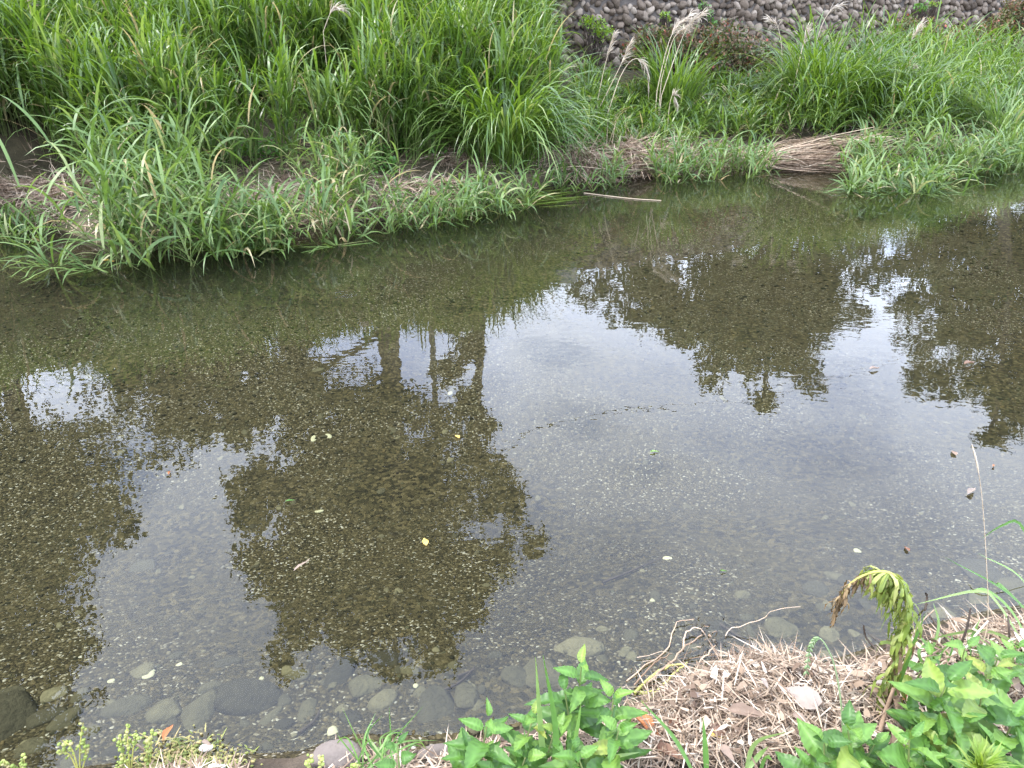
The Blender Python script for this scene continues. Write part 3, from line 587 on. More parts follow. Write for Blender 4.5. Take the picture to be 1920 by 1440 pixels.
clump('waterside_reed_clump', 'grass fringe at the far right water edge', [(1770, 318), (1930, 298), (1930, 270), (1770, 285)], 130, (.18, .48), M_blue, .023, (.4, .7), 6, 2.2, .45, float_=True)
clump('waterside_reed_clump', 'thin grass fringe in front of the straw heap at the left edge', [(-30, 432), (80, 425), (80, 395), (-30, 395)], 40, (.12, .30), M_blue, .018, (.25, .45), 6, 2.0, .5, float_=True)
fountain('water_grass_tuft', 'small lone grass tuft standing in the water at the far left', 90, 462, 34, (.28, .5), .020, M_blue, .12, .06, (.5, 1.5), (.9, 2.6))
fountain('water_grass_tuft', 'small arching grass tuft in the water left of the leaning clump', 165, 468, 16, (.25, .45), .020, M_blue, .10, .05, (.4, 1.3), (1.2, 2.6))
fountain('water_grass_tuft', 'two bent blades dipping into the water below the yellowing tuft', 625, 428, 9, (.3, .45), .026, M_blue, .10, .05, (.5, 1.2), (1.4, 2.8))

# floating yellow-green trailing grass on the surface
for lab, pts in (('yellow-green grass blades trailing on the water at left', [(330, 470), (520, 458), (560, 452), (420, 468)]), ('yellowish grass trailing on the water below the central fountain', [(880, 385), (1120, 360), (1180, 352), (1000, 372)])):
    n = 70; p0 = np.array([P(pts[0][0] + RNG.uniform(-20, (pts[1][0] - pts[0][0]) * .7), pts[0][1] + (pts[1][1] - pts[0][1]) * RNG.random() + RNG.uniform(-8, 8)) for _ in range(n)]); p0[:, 2] = .003 + RNG.random(n) * .004
    V, Q, A = blades(p0, 1.15 + RNG.normal(size=n) * .16, 0.01, RNG.uniform(.25, .6, n), .012, 0.012, 5, RNG.uniform(.5, 1, n), .6, 0)
    V[:, 2] = np.clip(V[:, 2], .003, .012)
    mb = MB(); mb.put(V, Q, None, A); c = p0.mean(0); o = add('trailing_grass', mb.mesh('trailing_grass', M_lime, c), None, c); tag(o, lab, 'grass', 'grass trailing on the water', 'stuff')

# ground cover leaves on the far bank
def scatter_leaves(name, label, cat, blobs, n, size, mat, kind=None, droop=.6, group=None, stemmat=None):
    """blobs: (centre xyz, radii xyz)"""
    mb = MB(); ctr = np.array([b[0] for b in blobs], float); rad = np.array([np.broadcast_to(b[1], 3) for b in blobs], float)
    w = rad.prod(1) ** (2 / 3); i = RNG.choice(len(blobs), n, p=w / w.sum())
    d = RNG.normal(size=(n, 3)); d /= np.linalg.norm(d, axis=1)[:, None]; p = ctr[i] + d * rad[i] * (RNG.random(n) ** .45)[:, None]
    a, t = RNG.random(n) * 6.28, RNG.normal(size=n) * droop; l = size * RNG.uniform(.6, 1.3, n)
    ax = np.stack([np.cos(a) * np.cos(t), np.sin(a) * np.cos(t), np.sin(t)], -1) * l[:, None]
    sd = np.stack([-np.sin(a), np.cos(a), RNG.normal(size=n) * .5], -1) * (l * .34)[:, None]
    V = np.stack([p, p + ax * .45 + sd, p + ax, p + ax * .45 - sd], 1).reshape(-1, 3); Q = np.arange(n * 4).reshape(-1, 4)
    mb.put(V, Q, None, np.repeat(RNG.random(n), 4)); c = ctr.mean(0)
    if kind == 'stuff': return tag(add(name, mb.mesh(name, mat, c), None, c), label, cat, group, 'stuff')
    c[2] = gz(c[0], c[1]) if c[1] < yw(c[0]) else c[2]
    t_ = thing(name, label, cat, c, group); tag(add('leaves', mb.mesh('leaves', mat, c), t_), kind='stuff')
    if stemmat:
        m2 = MB()
        for k in range(min(60, n)):
            V, Q = tube(curve([c + RNG.normal(size=3) * .05 * np.array((1, 1, 0)), (c + p[k]) / 2 + RNG.normal(size=3) * .04, p[k]], 5), .004, 4); m2.put(V, Q)
        add('branches', m2.mesh('branches', stemmat, c), t_)
    return t_
def gb(x, y, r, h=.12):
    return (march(x, y, h * .6), (r, r, h))
scatter_leaves('nettle_patch', 'bright green leafy weeds in the hollow of the left bank', 'weeds', [gb(430, 285, .30), gb(500, 280, .30), gb(380, 295, .2)], 900, .045, M_cover, 'stuff')
scatter_leaves('nettle_patch', 'bright green leafy weeds beside the straw left of centre', 'weeds', [gb(700, 290, .22), gb(760, 270, .25), gb(810, 280, .2), gb(720, 310, .2)], 900, .045, M_cover, 'stuff')
scatter_leaves('nettle_patch', 'dark leafy weeds right of the central grass fountain', 'weeds', [gb(1060, 250, .3, .3), gb(1110, 270, .25, .25), gb(1030, 220, .3, .3)], 1100, .05, M_cover, 'stuff')

# creepers and shrubs at the foot of the wall
def wallp(x, y, off=.0):
    rx, rz = ray(x, y); d = 11.4 / (1 - .5 * rx) - off; return np.array((rx * d, d, H + rz * d))
def creeper(label, pts, n, size=.055, mat=M_vine, off=.30):
    return scatter_leaves('creeper', label, 'creeper', [(wallp(x, y, off), (r, .22, r * .75)) for x, y, r in pts], n, size, mat, None, .9, 'creepers on the cobble wall', M_twig)
creeper('reddish brown creeper mound spreading at the wall foot behind the paired plumes', [(1310, 85, .42), (1360, 75, .40), (1400, 100, .40), (1260, 75, .30), (1330, 125, .5), (1390, 135, .46), (1220, 70, .26), (1280, 120, .45), (1440, 130, .3), (1200, 100, .3)], 8200, .055, M_vine, .75)
creeper('reddish creeper running along the wall foot right of the silver grass mound', [(1740, 62, .34), (1700, 50, .26), (1790, 75, .36), (1840, 72, .40), (1860, 90, .35)], 3200, .055, M_vine, .6)
creeper('rust red shrub against the wall in the upper right corner', [(1900, 40, .45), (1915, 15, .4), (1890, 75, .45), (1870, 50, .3)], 3600, .055, M_vine, .6)
creeper('yellow-green creeper on the wall where the tall grass ends', [(1118, 48, .18), (1130, 62, .18), (1100, 40, .12)], 500, .045, M_lime)
creeper('small green fern tuft growing between upper wall cobbles', [(1325, 25, .10), (1332, 42, .08), (1318, 10, .07)], 170, .05, M_cover)
creeper('tiny bright green tuft on the wall left of the plumes', [(1245, 28, .08), (1250, 38, .06)], 90, .05, M_lime)
creeper('tiny bright tuft high on the wall at right', [(1752, 8, .06)], 50, .05, M_lime)
creeper('wispy grey-green tuft on the wall above the grass mound', [(1728, 14, .12)], 90, .06, M_cover)

# straw heaps on the far bank
def straw(name, label, pts, n, ln, w, mat, hump, tilt=.25, azr=None, group=None):
    mb = MB(); cs_ = []
    for (x, y, r) in pts:
        cs_.append((march(x, y, hump * .5), r))
    k = n // len(cs_)
    for c, r in cs_:
        a = RNG.random(k) * 6.28; rr = r * np.sqrt(RNG.random(k)); X, Y = c[0] + rr * np.cos(a), c[1] + rr * np.sin(a) * .8
        Z = np.maximum(gz(X, Y), 0) + hump * (1 - (rr / r) ** 2) * (.35 + .65 * RNG.random(k))
        az = RNG.random(k) * 6.28 if azr is None else RNG.uniform(azr[0], azr[1], k)
        el = RNG.normal(size=k) * tilt + .1
        V, Q, A = blades(np.stack([X, Y, Z], -1), az, el, RNG.uniform(ln[0], ln[1], k), w * RNG.uniform(.5, 1.3, k), RNG.uniform(0, .9, k), 3, None, .9, .5)
        V[:, 2] = np.maximum(V[:, 2], np.maximum(gz(V[:, 0], V[:, 1]), 0) + .003)
        mb.put(V, Q, None, A)
    c = cs_[0][0]; c[2] = max(float(gz(c[0], c[1])), 0)
    t = thing(name, label, 'straw heap', c, group); tag(add('stalks', mb.mesh('stalks', mat, c), t), kind='stuff'); return t
G = 'dry straw heaps on the far bank'
straw('straw_heap', 'matted dry straw mound at the left edge of the far bank', [(60, 352, .30), (110, 345, .26), (20, 365, .28), (100, 372, .25)], 2400, (.12, .35), .008, M_fstraw, .16, group=G)
straw('straw_heap', 'pale dry straw patch on the bank left of the central fountain', [(690, 255, .25), (720, 262, .2), (840, 285, .24), (870, 300, .2)], 900, (.12, .35), .008, M_fstraw, .10, group=G)
straw('straw_heap', 'flattened dry straw along the left waterline', [(560, 345, .3), (620, 395, .22), (720, 385, .22), (520, 365, .3), (470, 395, .3), (860, 362, .25), (780, 350, .3), (330, 400, .3)], 2600, (.12, .4), .008, M_fstraw, .08, group=G)
straw('straw_heap', 'humped dry straw heap overhanging the water right of centre', [(1200, 288, .36), (1170, 290, .28), (1235, 300, .25), (1100, 300, .25)], 2600, (.2, .6), .008, M_fstraw, .24, .35, group=G)
straw('straw_heap', 'long combed dry stalks lying at the waterline below the broad grass mound', [(1480, 290, .4), (1540, 285, .4), (1430, 296, .35), (1580, 280, .3)], 1500, (.4, 1.0), .009, M_fstraw, .20, .16, (.9, 1.9), group=G)
straw('straw_heap', 'thin straw on the bank at the far right behind the grass', [(1700, 285, .35), (1780, 280, .35), (1870, 275, .3)], 900, (.15, .5), .008, M_fstraw, .10, group=G)
straw('straw_heap', 'straw among the grass fringe between two bigger heaps', [(1300, 298, .35), (1360, 296, .35), (1410, 300, .3)], 1300, (.15, .5), .008, M_fstraw, .10, group=G)

X, Y = world_region(7000, -6.5, 13, .0, .5); k = len(X)   # thin scattered straw over the whole lower bank
V, Q, A = blades(np.stack([X, Y, np.maximum(gz(X, Y), 0) + .012 * RNG.random(k)], -1), RNG.random(k) * 6.28, RNG.normal(size=k) * .15 + .05, RNG.uniform(.06, .3, k), .009 * RNG.uniform(.4, 1.3, k), RNG.uniform(0, .6, k), 3, None, .9, .5)
V[:, 2] = np.maximum(V[:, 2], np.maximum(gz(V[:, 0], V[:, 1]), 0) + .003); mb = MB(); mb.put(V, Q, None, A)
tag(add('scattered_straw', mb.mesh('scattered_straw', M_fstraw)), 'thin dry straw scattered over the lower far bank', 'straw', None, 'stuff')

# broken dry canes, one by one: photo pixels, height above water, label
def cane(label, pts, r=.007, cat='dry cane', mat=M_drystem, name='dry_cane', group='broken canes on the far bank'):
    pp = []
    for (x, y, z) in pts: pp.append(P(x, y, z))
    V, Q = tube(curve(pp, 9), np.linspace(r, r * .6, 9), 5); mb = MB(); mb.put(V, Q, None, RNG.random()); c = pp[0]
    return tag(add(name, mb.mesh(name, mat, c), None, c), label, cat, group)
cane('bent dry cane lying across the front of the central grass fountain', [(880, 305, .18), (960, 318, .16), (1005, 345, .01)], .011)
cane('short dry cane dipping into the water right of the central fountain', [(1048, 290, .25), (1080, 320, .12), (1108, 348, .0)], .010)
cane('thin pale cane floating on the water below the humped straw heap', [(1095, 362, .006), (1180, 372, .006), (1240, 376, .006)], .007)
cane('dry cane sloping over the water left of the humped straw heap', [(1000, 330, .10), (1070, 312, .2), (1150, 318, .12), (1260, 318, .03)], .006)
cane('long dry cane arching up right from the combed stalks', [(1440, 290, .15), (1530, 262, .35), (1640, 238, .55)], .007)
cane('second dry cane arching from the combed stalks, lower', [(1440, 296, .12), (1560, 268, .28), (1650, 252, .45)], .006)
cane('third cane of the combed stalks, nearly level', [(1430, 292, .14), (1500, 275, .22), (1600, 258, .38)], .006)

# plumes of last year's silver grass
def plume(label, pts, d, pl, r=.006, fan=.06, n=70):
    pp = curve([PD(x, y, d) for x, y in pts], 14); c = pp[0].copy(); g0 = gz(c[0], c[1])
    base = np.array((c[0], c[1], g0)); pp = np.concatenate([[base], pp]) if c[2] > g0 + .03 else pp
    t = thing('dry_plume_stalk', label, 'dry plume', base, 'dry silver grass plumes')
    V, Q = tube(pp, np.linspace(r, r * .45, len(pp)), 5); mb = MB(); mb.put(V, Q, None, .8); add('stem', mb.mesh('stem', M_drystem, base), t)
    m = len(pp); f = m - 1 - RNG.random(n) * pl * m; i = np.clip(f.astype(int), 0, m - 2); q = pp[i] + (pp[i + 1] - pp[i]) * (f - i)[:, None]
    T = pp[i + 1] - pp[i]; az = np.arctan2(T[:, 0], T[:, 1]) + RNG.normal(size=n) * .5; el = np.arctan2(T[:, 2], np.hypot(T[:, 0], T[:, 1]) + 1e-6) + RNG.normal(size=n) * .25
    V, Q, A = blades(q, az, el, RNG.uniform(.7, 1.4, n) * fan * 2.4, .009, RNG.uniform(.3, 1.6, n), 4, None, .6, .5)
    mb = MB(); mb.put(V, Q, None, A); tag(add('plume', mb.mesh('plume', M_plume, base), t), kind='stuff'); return t
plume('left of the paired pale plumes standing before the cobble wall', [(1232, 170), (1248, 100), (1265, 55), (1292, 30)], 10.3, .38)
plume('right of the paired pale plumes, tallest, standing before the wall', [(1240, 180), (1270, 95), (1290, 50), (1318, 25)], 10.3, .36)
plume('short plume between the stems of the paired pale plumes', [(1240, 150), (1262, 75), (1285, 52)], 10.4, .35)
plume('pale plume bent over in a hook left of the paired plumes', [(1140, 210), (1165, 140), (1190, 110), (1212, 125), (1216, 165)], 9.8, .4)
plume('thin straight dry plume at the edge of the tall grass', [(1120, 190), (1135, 120), (1152, 65)], 9.9, .35, .005, .04)
plume('slanting dry plume just left of the hooked one', [(1125, 200), (1160, 130), (1180, 85)], 9.8, .4, .005, .05)
plume('small white plume drooping low in the grass below the pair', [(1252, 230), (1256, 195), (1262, 178), (1270, 195)], 9.9, .4, .004, .05)
plume('dry stalk standing at the left edge of the broad grass mound', [(1466, 180), (1466, 100), (1460, 55), (1448, 40)], 11.0, .3)
plume('long slanting pale stalk crossing the broad grass mound', [(1440, 280), (1480, 190), (1502, 100), (1512, 60)], 10.6, .28, .008)
plume('plume arching over the top of the broad grass mound', [(1520, 120), (1540, 50), (1558, 20), (1575, 10)], 11.3, .4)
plume('pale plume standing at the right end of the broad grass mound', [(1700, 100), (1712, 70), (1724, 52)], 12.4, .5, .005, .07)
plume('pale plume lying flat in the middle of the lower grass clump', [(1640, 160), (1670, 130), (1700, 120), (1715, 122)], 11.2, .4, .005, .05)
plume('curled dry plume among the reeds near the top edge', [(606, 60), (615, 35), (624, 18), (636, 16)], 8.6, .5, .004, .05)
plume('faded plume in the reeds at the upper left corner', [(60, 40), (55, 15), (50, -8)], 7.8, .6, .005, .06)

# ------------------------------------------------------------------ trees beyond the wall (seen mirrored in the river)
def tree(label, d, base, blobs, nleaf, trunk_r, name='broadleaf_tree', leaf=.10, lean_to=None, limbs=7):
    b = RD(base[0], base[1], d); foot = np.array((b[0], d, TOP_Z)); t = thing(name, label, 'tree', foot, 'trees beyond the wall')
    ctr, rad = [], []
    for (x, y, r) in blobs:
        u = 720 - y; ctr.append(RD(x, y, d) + np.array((0, RNG.normal() * .5, 0))); rad.append(r * d / (F * cp + u * sp))
    ctr, rad = np.array(ctr), np.array(rad)
    # sub-clumps so the crown is uneven, with gaps
    sub_c, sub_r = [], []
    for c, r in zip(ctr, rad):
        k = int(np.clip(26 * r * r, 16, 70)); dd = RNG.normal(size=(k, 3)); dd /= np.linalg.norm(dd, axis=1)[:, None]
        sub_c.append(c + dd * (r * RNG.random((k, 1)) ** .5) * .85); sub_r.append(np.maximum(RNG.uniform(.14, .34, k) * r, .16))
    sub_c, sub_r = np.concatenate(sub_c), np.concatenate(sub_r); w = sub_r ** 2; i = RNG.choice(len(sub_c), nleaf, p=w / w.sum())
    p = sub_c[i] + RNG.normal(size=(nleaf, 3)) * (sub_r[i] * .55)[:, None] * np.array((1.1, 1.1, .85)); p[:, 2] = np.maximum(p[:, 2], TOP_Z + .3)
    a, tl = RNG.random(nleaf) * 6.28, RNG.normal(size=nleaf) * .6 - .2; l = leaf * RNG.uniform(.7, 1.4, nleaf)
    ax = np.stack([np.cos(a) * np.cos(tl), np.sin(a) * np.cos(tl), np.sin(tl)], -1) * l[:, None]; sd = np.stack([-np.sin(a), np.cos(a), RNG.normal(size=nleaf) * .6], -1) * (l * .3)[:, None]
    V = np.stack([p, p + ax * .5 + sd, p + ax, p + ax * .5 - sd], 1).reshape(-1, 3)
    mb = MB(); mb.put(V, np.arange(nleaf * 4).reshape(-1, 4), None, np.repeat(RNG.random(nleaf), 4)); tag(add('crown', mb.mesh('crown', M_tree, foot), t), kind='stuff')
    top = ctr[np.argmax(ctr[:, 2])]; mb = MB()
    tp = curve([foot - (0, 0, .2), foot + (0, 0, .6), foot * .6 + top * .4 + (.15, 0, 0), top], 14); V, Q = tube(tp, trunk_r * np.linspace(1.12, .12, 14) ** .9, 10); mb.put(V, Q)
    trunk = add('trunk', mb.mesh('trunk', M_bark, foot), t)
    for k in RNG.permutation(len(sub_c))[:limbs * 4]:
        j = int(np.clip(np.argmin(np.linalg.norm(tp - sub_c[k] + np.array((0, 0, .9)), axis=1)), 5, 12)); s0 = tp[j]
        V, Q = tube(curve([s0, s0 * .5 + sub_c[k] * .5 + (0, 0, .15), sub_c[k]], 7), np.linspace(trunk_r * .28, .012, 7), 5); mb2 = MB(); mb2.put(V, Q); add('limb', mb2.mesh('limb', M_bark, foot), trunk)
    return t
tree('tall tree with bare lower trunk mirrored in the centre of the river', 13.6, (722, 560), [(600, 760, 95), (720, 760, 90), (520, 830, 90), (660, 860, 130), (800, 820, 80), (500, 930, 85), (620, 980, 130), (760, 960, 130), (890, 930, 75), (840, 860, 70), (940, 970, 55), (540, 1060, 85), (680, 1090, 120), (830, 1060, 100), (900, 1050, 70), (570, 1160, 65), (700, 1170, 85), (820, 1150, 70), (545, 1205, 40), (750, 1215, 40), (640, 1200, 30), (830, 1205, 35), (560, 720, 45), (470, 970, 55), (470, 1060, 45), (950, 960, 44), (1000, 975, 22), (660, 930, 120), (700, 1030, 110), (780, 1130, 70), (620, 1130, 70), (560, 1130, 60), (930, 900, 50), (945, 1010, 45), (880, 1100, 60), (560, 1175, 50), (755, 1185, 45), (475, 900, 55)], 98000, .31, leaf=.105)
tree('slender tree close beside the tall central one, thick bush round its foot', 14.6, (885, 560), [(865, 600, 36), (842, 575, 26), (880, 640, 24), (860, 560, 26), (880, 760, 30), (835, 712, 28), (900, 820, 30), (890, 870, 40)], 8000, .25)
tree('huge spreading tree mirrored along the left side of the river', 11.8, (5, 640), [(60, 850, 105), (235, 765, 100), (300, 720, 90), (350, 790, 75), (150, 880, 140), (280, 860, 95), (-60, 900, 180), (60, 980, 150), (180, 960, 90), (-20, 1100, 150), (60, 1130, 90), (40, 1240, 110), (90, 1290, 75), (60, 1360, 90), (-100, 1300, 200), (-150, 1050, 200), (110, 1200, 50), (240, 970, 50), (90, 1420, 60), (110, 860, 110), (0, 1000, 150), (20, 1330, 110)], 90000, .26)
tree('low-branched tree mirrored between the left and central trees', 12.6, (405, 640), [(250, 690, 55), (330, 690, 60), (420, 690, 70), (500, 680, 60), (380, 740, 70), (470, 760, 70), (560, 720, 55), (540, 660, 36), (200, 670, 35), (590, 640, 24), (440, 650, 40), (400, 700, 80)], 34000, .10)
tree('wide dark tree with a spiky top mirrored right of centre', 21.0, (1420, 480), [(1130, 560, 55), (1180, 590, 55), (1250, 560, 80), (1330, 560, 90), (1430, 560, 100), (1530, 560, 80), (1290, 640, 60), (1380, 650, 75), (1470, 640, 70), (1540, 620, 55), (1330, 690, 40), (1410, 705, 42), (1425, 735, 24), (1430, 758, 12), (1500, 680, 35), (1600, 590, 35), (1090, 545, 34), (1200, 510, 70), (1350, 500, 90), (1500, 500, 90), (1620, 530, 50), (1400, 600, 90), (1260, 600, 60)], 56000, .22, leaf=.13)
tree('tree mirrored at the right edge of the river', 19.0, (1860, 470), [(1800, 620, 70), (1880, 600, 80), (1760, 660, 55), (1850, 690, 75), (1930, 680, 90), (1780, 730, 55), (1870, 760, 60), (1710, 700, 36), (1820, 790, 28), (1960, 760, 70), (1720, 580, 45), (1800, 540, 70), (1900, 520, 90), (1690, 560, 40), (1980, 600, 120)], 44000, .2, leaf=.12)
tree('low dark tree behind the right part of the wall', 23.0, (1680, 470), [(1620, 470, 60), (1700, 470, 70), (1780, 470, 70), (1660, 510, 50), (1750, 520, 55), (1560, 460, 50), (1850, 470, 70), (1910, 445, 70), (1970, 440, 90), (1800, 430, 60), (1880, 420, 60)], 22000, .14, leaf=.13)

# utility pole, its cable and cross-arm
pb = RD(806, 560, 17.0); pz = RD(806, 690, 17.0)[2]
pole = thing('utility_pole', 'slim utility pole mirrored between the two central trunks', 'pole', (pb[0], 17.0, TOP_Z))
V, Q = tube(curve([(0, 0, -.3), (0, 0, 4), (0, 0, 8.2)], 8), np.linspace(.085, .06, 8), 10); mb = MB(); mb.put(V, Q); add('shaft', mb.mesh('shaft', M_pole), pole)
me = box((0, 0, 0), (1.5, .09, .09), 0, .01); me.name = 'cross_arm'; me.materials.append(M_metal); arm = add('cross_arm', me, pole, (0, 0, 7.6))
for k in (-.6, 0, .6):
    V, Q = tube([(0, 0, 0), (0, 0, .05), (0, 0, .1), (0, 0, .17)], [.03, .05, .04, .02], 8); mb = MB(); mb.put(V, Q); add('insulator', mb.mesh('insulator', M_pole), arm, (k, 0, .045))
V, Q = tube(curve([np.array((pb[0], 17.0, TOP_Z + 7.75)), RD(1050, 792, 18.5), RD(1400, 745, 22), RD(1640, 690, 26), RD(1800, 600, 34)], 40), .012, 5); mb = MB(); mb.put(V, Q)
tag(add('overhead_cable', mb.mesh('overhead_cable', M_wire, pb), None, pb), 'thin black overhead cable mirrored across the sky reflection', 'cable')

# ------------------------------------------------------------------ near bank: litter, weeds, driftwood
def leaf_mesh(name, mat, ln=1.0, wd=.5, fold=.10, droop=.18, nu=8, tip=1.0, serr=0.03, curl=0.0, neck=.0):
    """oval pointed leaf along +Y, base at the origin, unit length"""
    us = np.linspace(0, 1, nu + 1); V, A, Q = [], [], []
    for i, u in enumerate(us):
        w = wd / 2 * (math.sin(math.pi * u ** .72) ** .85 if 0 < u < 1 else 0.004) * (1 - .25 * u * tip)
        w *= 1 + (serr if i % 2 else -serr)
        z0 = -droop * u * u + .04 * math.sin(u * 6)
        for k, f in enumerate((-1, -.5, 0, .5, 1)):
            V.append((f * w + curl * u * u * .3, u * ln, z0 + fold * w * 2 * (abs(f) ** 1.3) + (.012 * math.sin(u * 22) * abs(f)) - curl * abs(f) * w)); A.append(.0 if f == 0 else (.6 + .4 * math.sin(u * 40 - abs(f) * 8)))
    for i in range(nu):
        for k in range(4): b = i * 5 + k; Q.append((b, b + 1, b + 6, b + 5))
    return make_mesh(name, V, Q, None, mat, {'vein': A})
LEAF = [leaf_mesh('weed_leaf', M_fore, 1, w, f, d, 14, serr=.055) for w, f, d in ((.58, .16, .20), (.52, .22, .30), (.64, .12, .12), (.48, .28, .35))]
def aim(o, p, d, up, s):
    d = Vector(d).normalized(); up = Vector(up); x = d.cross(up).normalized(); z = x.cross(d)
    o.matrix_local = Matrix.Translation(Vector(p)) @ Matrix((( x[0], d[0], z[0]), (x[1], d[1], z[1]), (x[2], d[2], z[2]))).to_4x4() @ Matrix.Diagonal((s, s, s, 1))
def gfix(x, y, h=0.0):
    return march(x, y, h)
def weed(label, x, y, hgt, pairs, ll, lean=(0, 0), group='leafy weeds on the near bank', toprose=True):
    """x, y: photo pixel of the TOP of the plant; stands on the bank below"""
    top = gfix(x, y, hgt); g0 = gz(top[0] - lean[0], top[1] - lean[1]); base = np.array((top[0] - lean[0], top[1] - lean[1], min(float(g0), top[2] - .03)))
    t = thing('leafy_weed', label, 'weed', base, group)
    pp = curve([(0, 0, -.01), (top - base) * .5 + (lean[0] * -.1, 0, 0), top - base], 8); V, Q = tube(pp, np.linspace(.0035, .0015, 8), 5); mb = MB(); mb.put(V, Q); add('stem', mb.mesh('stem', M_stem), t)
    a = RNG.random() * 3.14
    pairs += 1
    for k in range(pairs):
        f = 1 - (k / max(pairs, 1)) * .75; p = pp[0] + (pp[-1] - pp[0]) * f; s = ll * (0.42 + .50 * min(1, (k + 1) / 3)) * RNG.uniform(.75, 1.15)
        for h in (0, math.pi):
            aa = a + h + RNG.normal() * .2; e = math.radians(RNG.uniform(8, 34) + (22 if k == 0 and toprose else 0))
            o = add('leaf', LEAF[RNG.integers(4)], t); d = (math.cos(aa) * math.cos(e), math.sin(aa) * math.cos(e), math.sin(e))
            aim(o, p + np.array(d) * .008, d, (RNG.normal() * .25, RNG.normal() * .25 - .25, 1), s * RNG.uniform(.85, 1.1))
        a += math.pi / 2 + RNG.normal() * .25
    return t
W1 = [('tall leafy weed whose top leaves stand furthest over the water, centre', 1090, 1250, .24, 5, .085), ('large pale-leaved weed just below the tallest of the centre clump', 1060, 1300, .19, 4, .10), ('leafy weed on the right flank of the centre clump', 1150, 1310, .17, 4, .075), ('leafy weed at the lower right of the centre clump beside the straw', 1160, 1370, .13, 4, .085),
      ('leafy weed with bright young leaves on the left of the centre clump', 1000, 1345, .16, 4, .06), ('separate leafy weed left of the centre clump, leaning left', 915, 1350, .18, 4, .08), ('low leafy weed at the bottom edge left of the centre clump', 880, 1410, .10, 4, .085), ('leafy weed at the bottom edge under the broad grass blades', 985, 1420, .09, 4, .08),
      ('leafy weed at the bottom edge right of the broad grass blades', 1080, 1410, .10, 4, .09), ('leafy weed in the middle of the centre clump, small round leaves', 1040, 1370, .13, 4, .065), ('tiny two-leaved weed inside the fine grass tuft', 745, 1400, .09, 2, .05), ('low weed at the very bottom below the separate left weed', 930, 1450, .08, 3, .085)]
for l, x, y, h, p_, s in W1: weed(l, x, y, h, p_, s, (RNG.normal() * .02, .03))
W2 = [('broad-leaved weed topmost of the right-hand group beside the wilted plant', 1775, 1280, .20, 5, .10), ('weed with large leaf pointing right in the right-hand group', 1840, 1305, .17, 4, .10), ('weed at the upper right edge of the right-hand group', 1870, 1235, .16, 3, .075), ('weed low in the middle of the right-hand group', 1800, 1350, .14, 4, .085),
      ('weed of the right-hand group nearest the right edge, middle', 1900, 1350, .14, 4, .09), ('weed right of the bare brown stalks', 1740, 1330, .13, 4, .075), ('bright weed with the biggest leaves below the wilted plant', 1590, 1370, .15, 3, .10), ('round-leaved weed left of the biggest-leaved one', 1545, 1395, .12, 3, .085),
      ('weed in the bottom edge below the biggest-leaved one', 1600, 1425, .09, 4, .075), ('upright weed with a dark notched leaf right of the grass ear', 1705, 1385, .14, 3, .08), ('small weed at the bottom edge right of the pale grass ear', 1730, 1425, .09, 4, .07), ('weed behind the yellow-green shoot in the corner', 1860, 1400, .11, 4, .09),
      ('weed at the bottom edge left of the yellow-green shoot', 1790, 1430, .09, 4, .08), ('leafy weed in the bottom right corner', 1925, 1425, .10, 4, .09), ('weed with folded upright leaves over the right-hand group', 1810, 1215, .20, 3, .075), ('weed at the bottom edge under the round-leaved one', 1520, 1440, .07, 3, .08), ('small weed beside the short tangled grass at the water', 1745, 1235, .12, 3, .06), ('small weed under the sweeping blades at the right edge', 1905, 1215, .14, 4, .07), ('weed between the folded upright weed and the right edge', 1850, 1265, .13, 4, .08), ('low weed just right of the dry broken stalks', 1715, 1345, .10, 4, .07), ('low weed left of the dry broken stalks, half hidden', 1640, 1395, .10, 4, .07), ('weed filling the gap in the middle of the bottom right leaves', 1760, 1385, .12, 4, .08)]
for l, x, y, h, p_, s in W2: weed(l, x, y, h, p_, s, (RNG.normal() * .02, .02))

# wilted plant bowing over
wb = gfix(1648, 1342); wd_ = wb[1] + .02
path_px = [(1648, 1342), (1668, 1275), (1690, 1200), (1700, 1130), (1680, 1082), (1645, 1072), (1608, 1085), (1580, 1112), (1565, 1150)]
wp = curve([PD(x, y, wd_ + .01 * i) for i, (x, y) in enumerate(path_px)], 40); wp[0] = wb
wilt = thing('wilted_weed', 'tall wilted weed bowed over with limp hanging leaves and a brown withered tip', 'weed', wb)
V, Q = tube(wp - wb, np.linspace(.0048, .0025, 40), 6); mb = MB(); mb.put(V, Q); add('stem', mb.mesh('stem', M_shoot), wilt)
def limp(name, mat, seed):
    r = np.random.default_rng(seed); n = 9; pts = np.zeros((n, 3)); e = r.uniform(.1, .7); x = 0; z = 0; yw_ = 0
    for i in range(1, n): e = max(e - r.uniform(.3, .6), -1.52); yw_ += r.normal() * .02; pts[i] = pts[i - 1] + np.array((yw_, math.cos(e), math.sin(e))) / (n - 1)
    V, Q = ribbon(pts, .105, up=(0, -.3, 1), tipw=.05, basew=.3, roll=r.normal() * .5); return make_mesh(name, V, Q, None, mat, None)
LG = [limp('limp_leaf', M_wilt, i) for i in range(8)]; LB = [limp('limp_brown_leaf', M_wiltb, 30 + i) for i in range(6)]
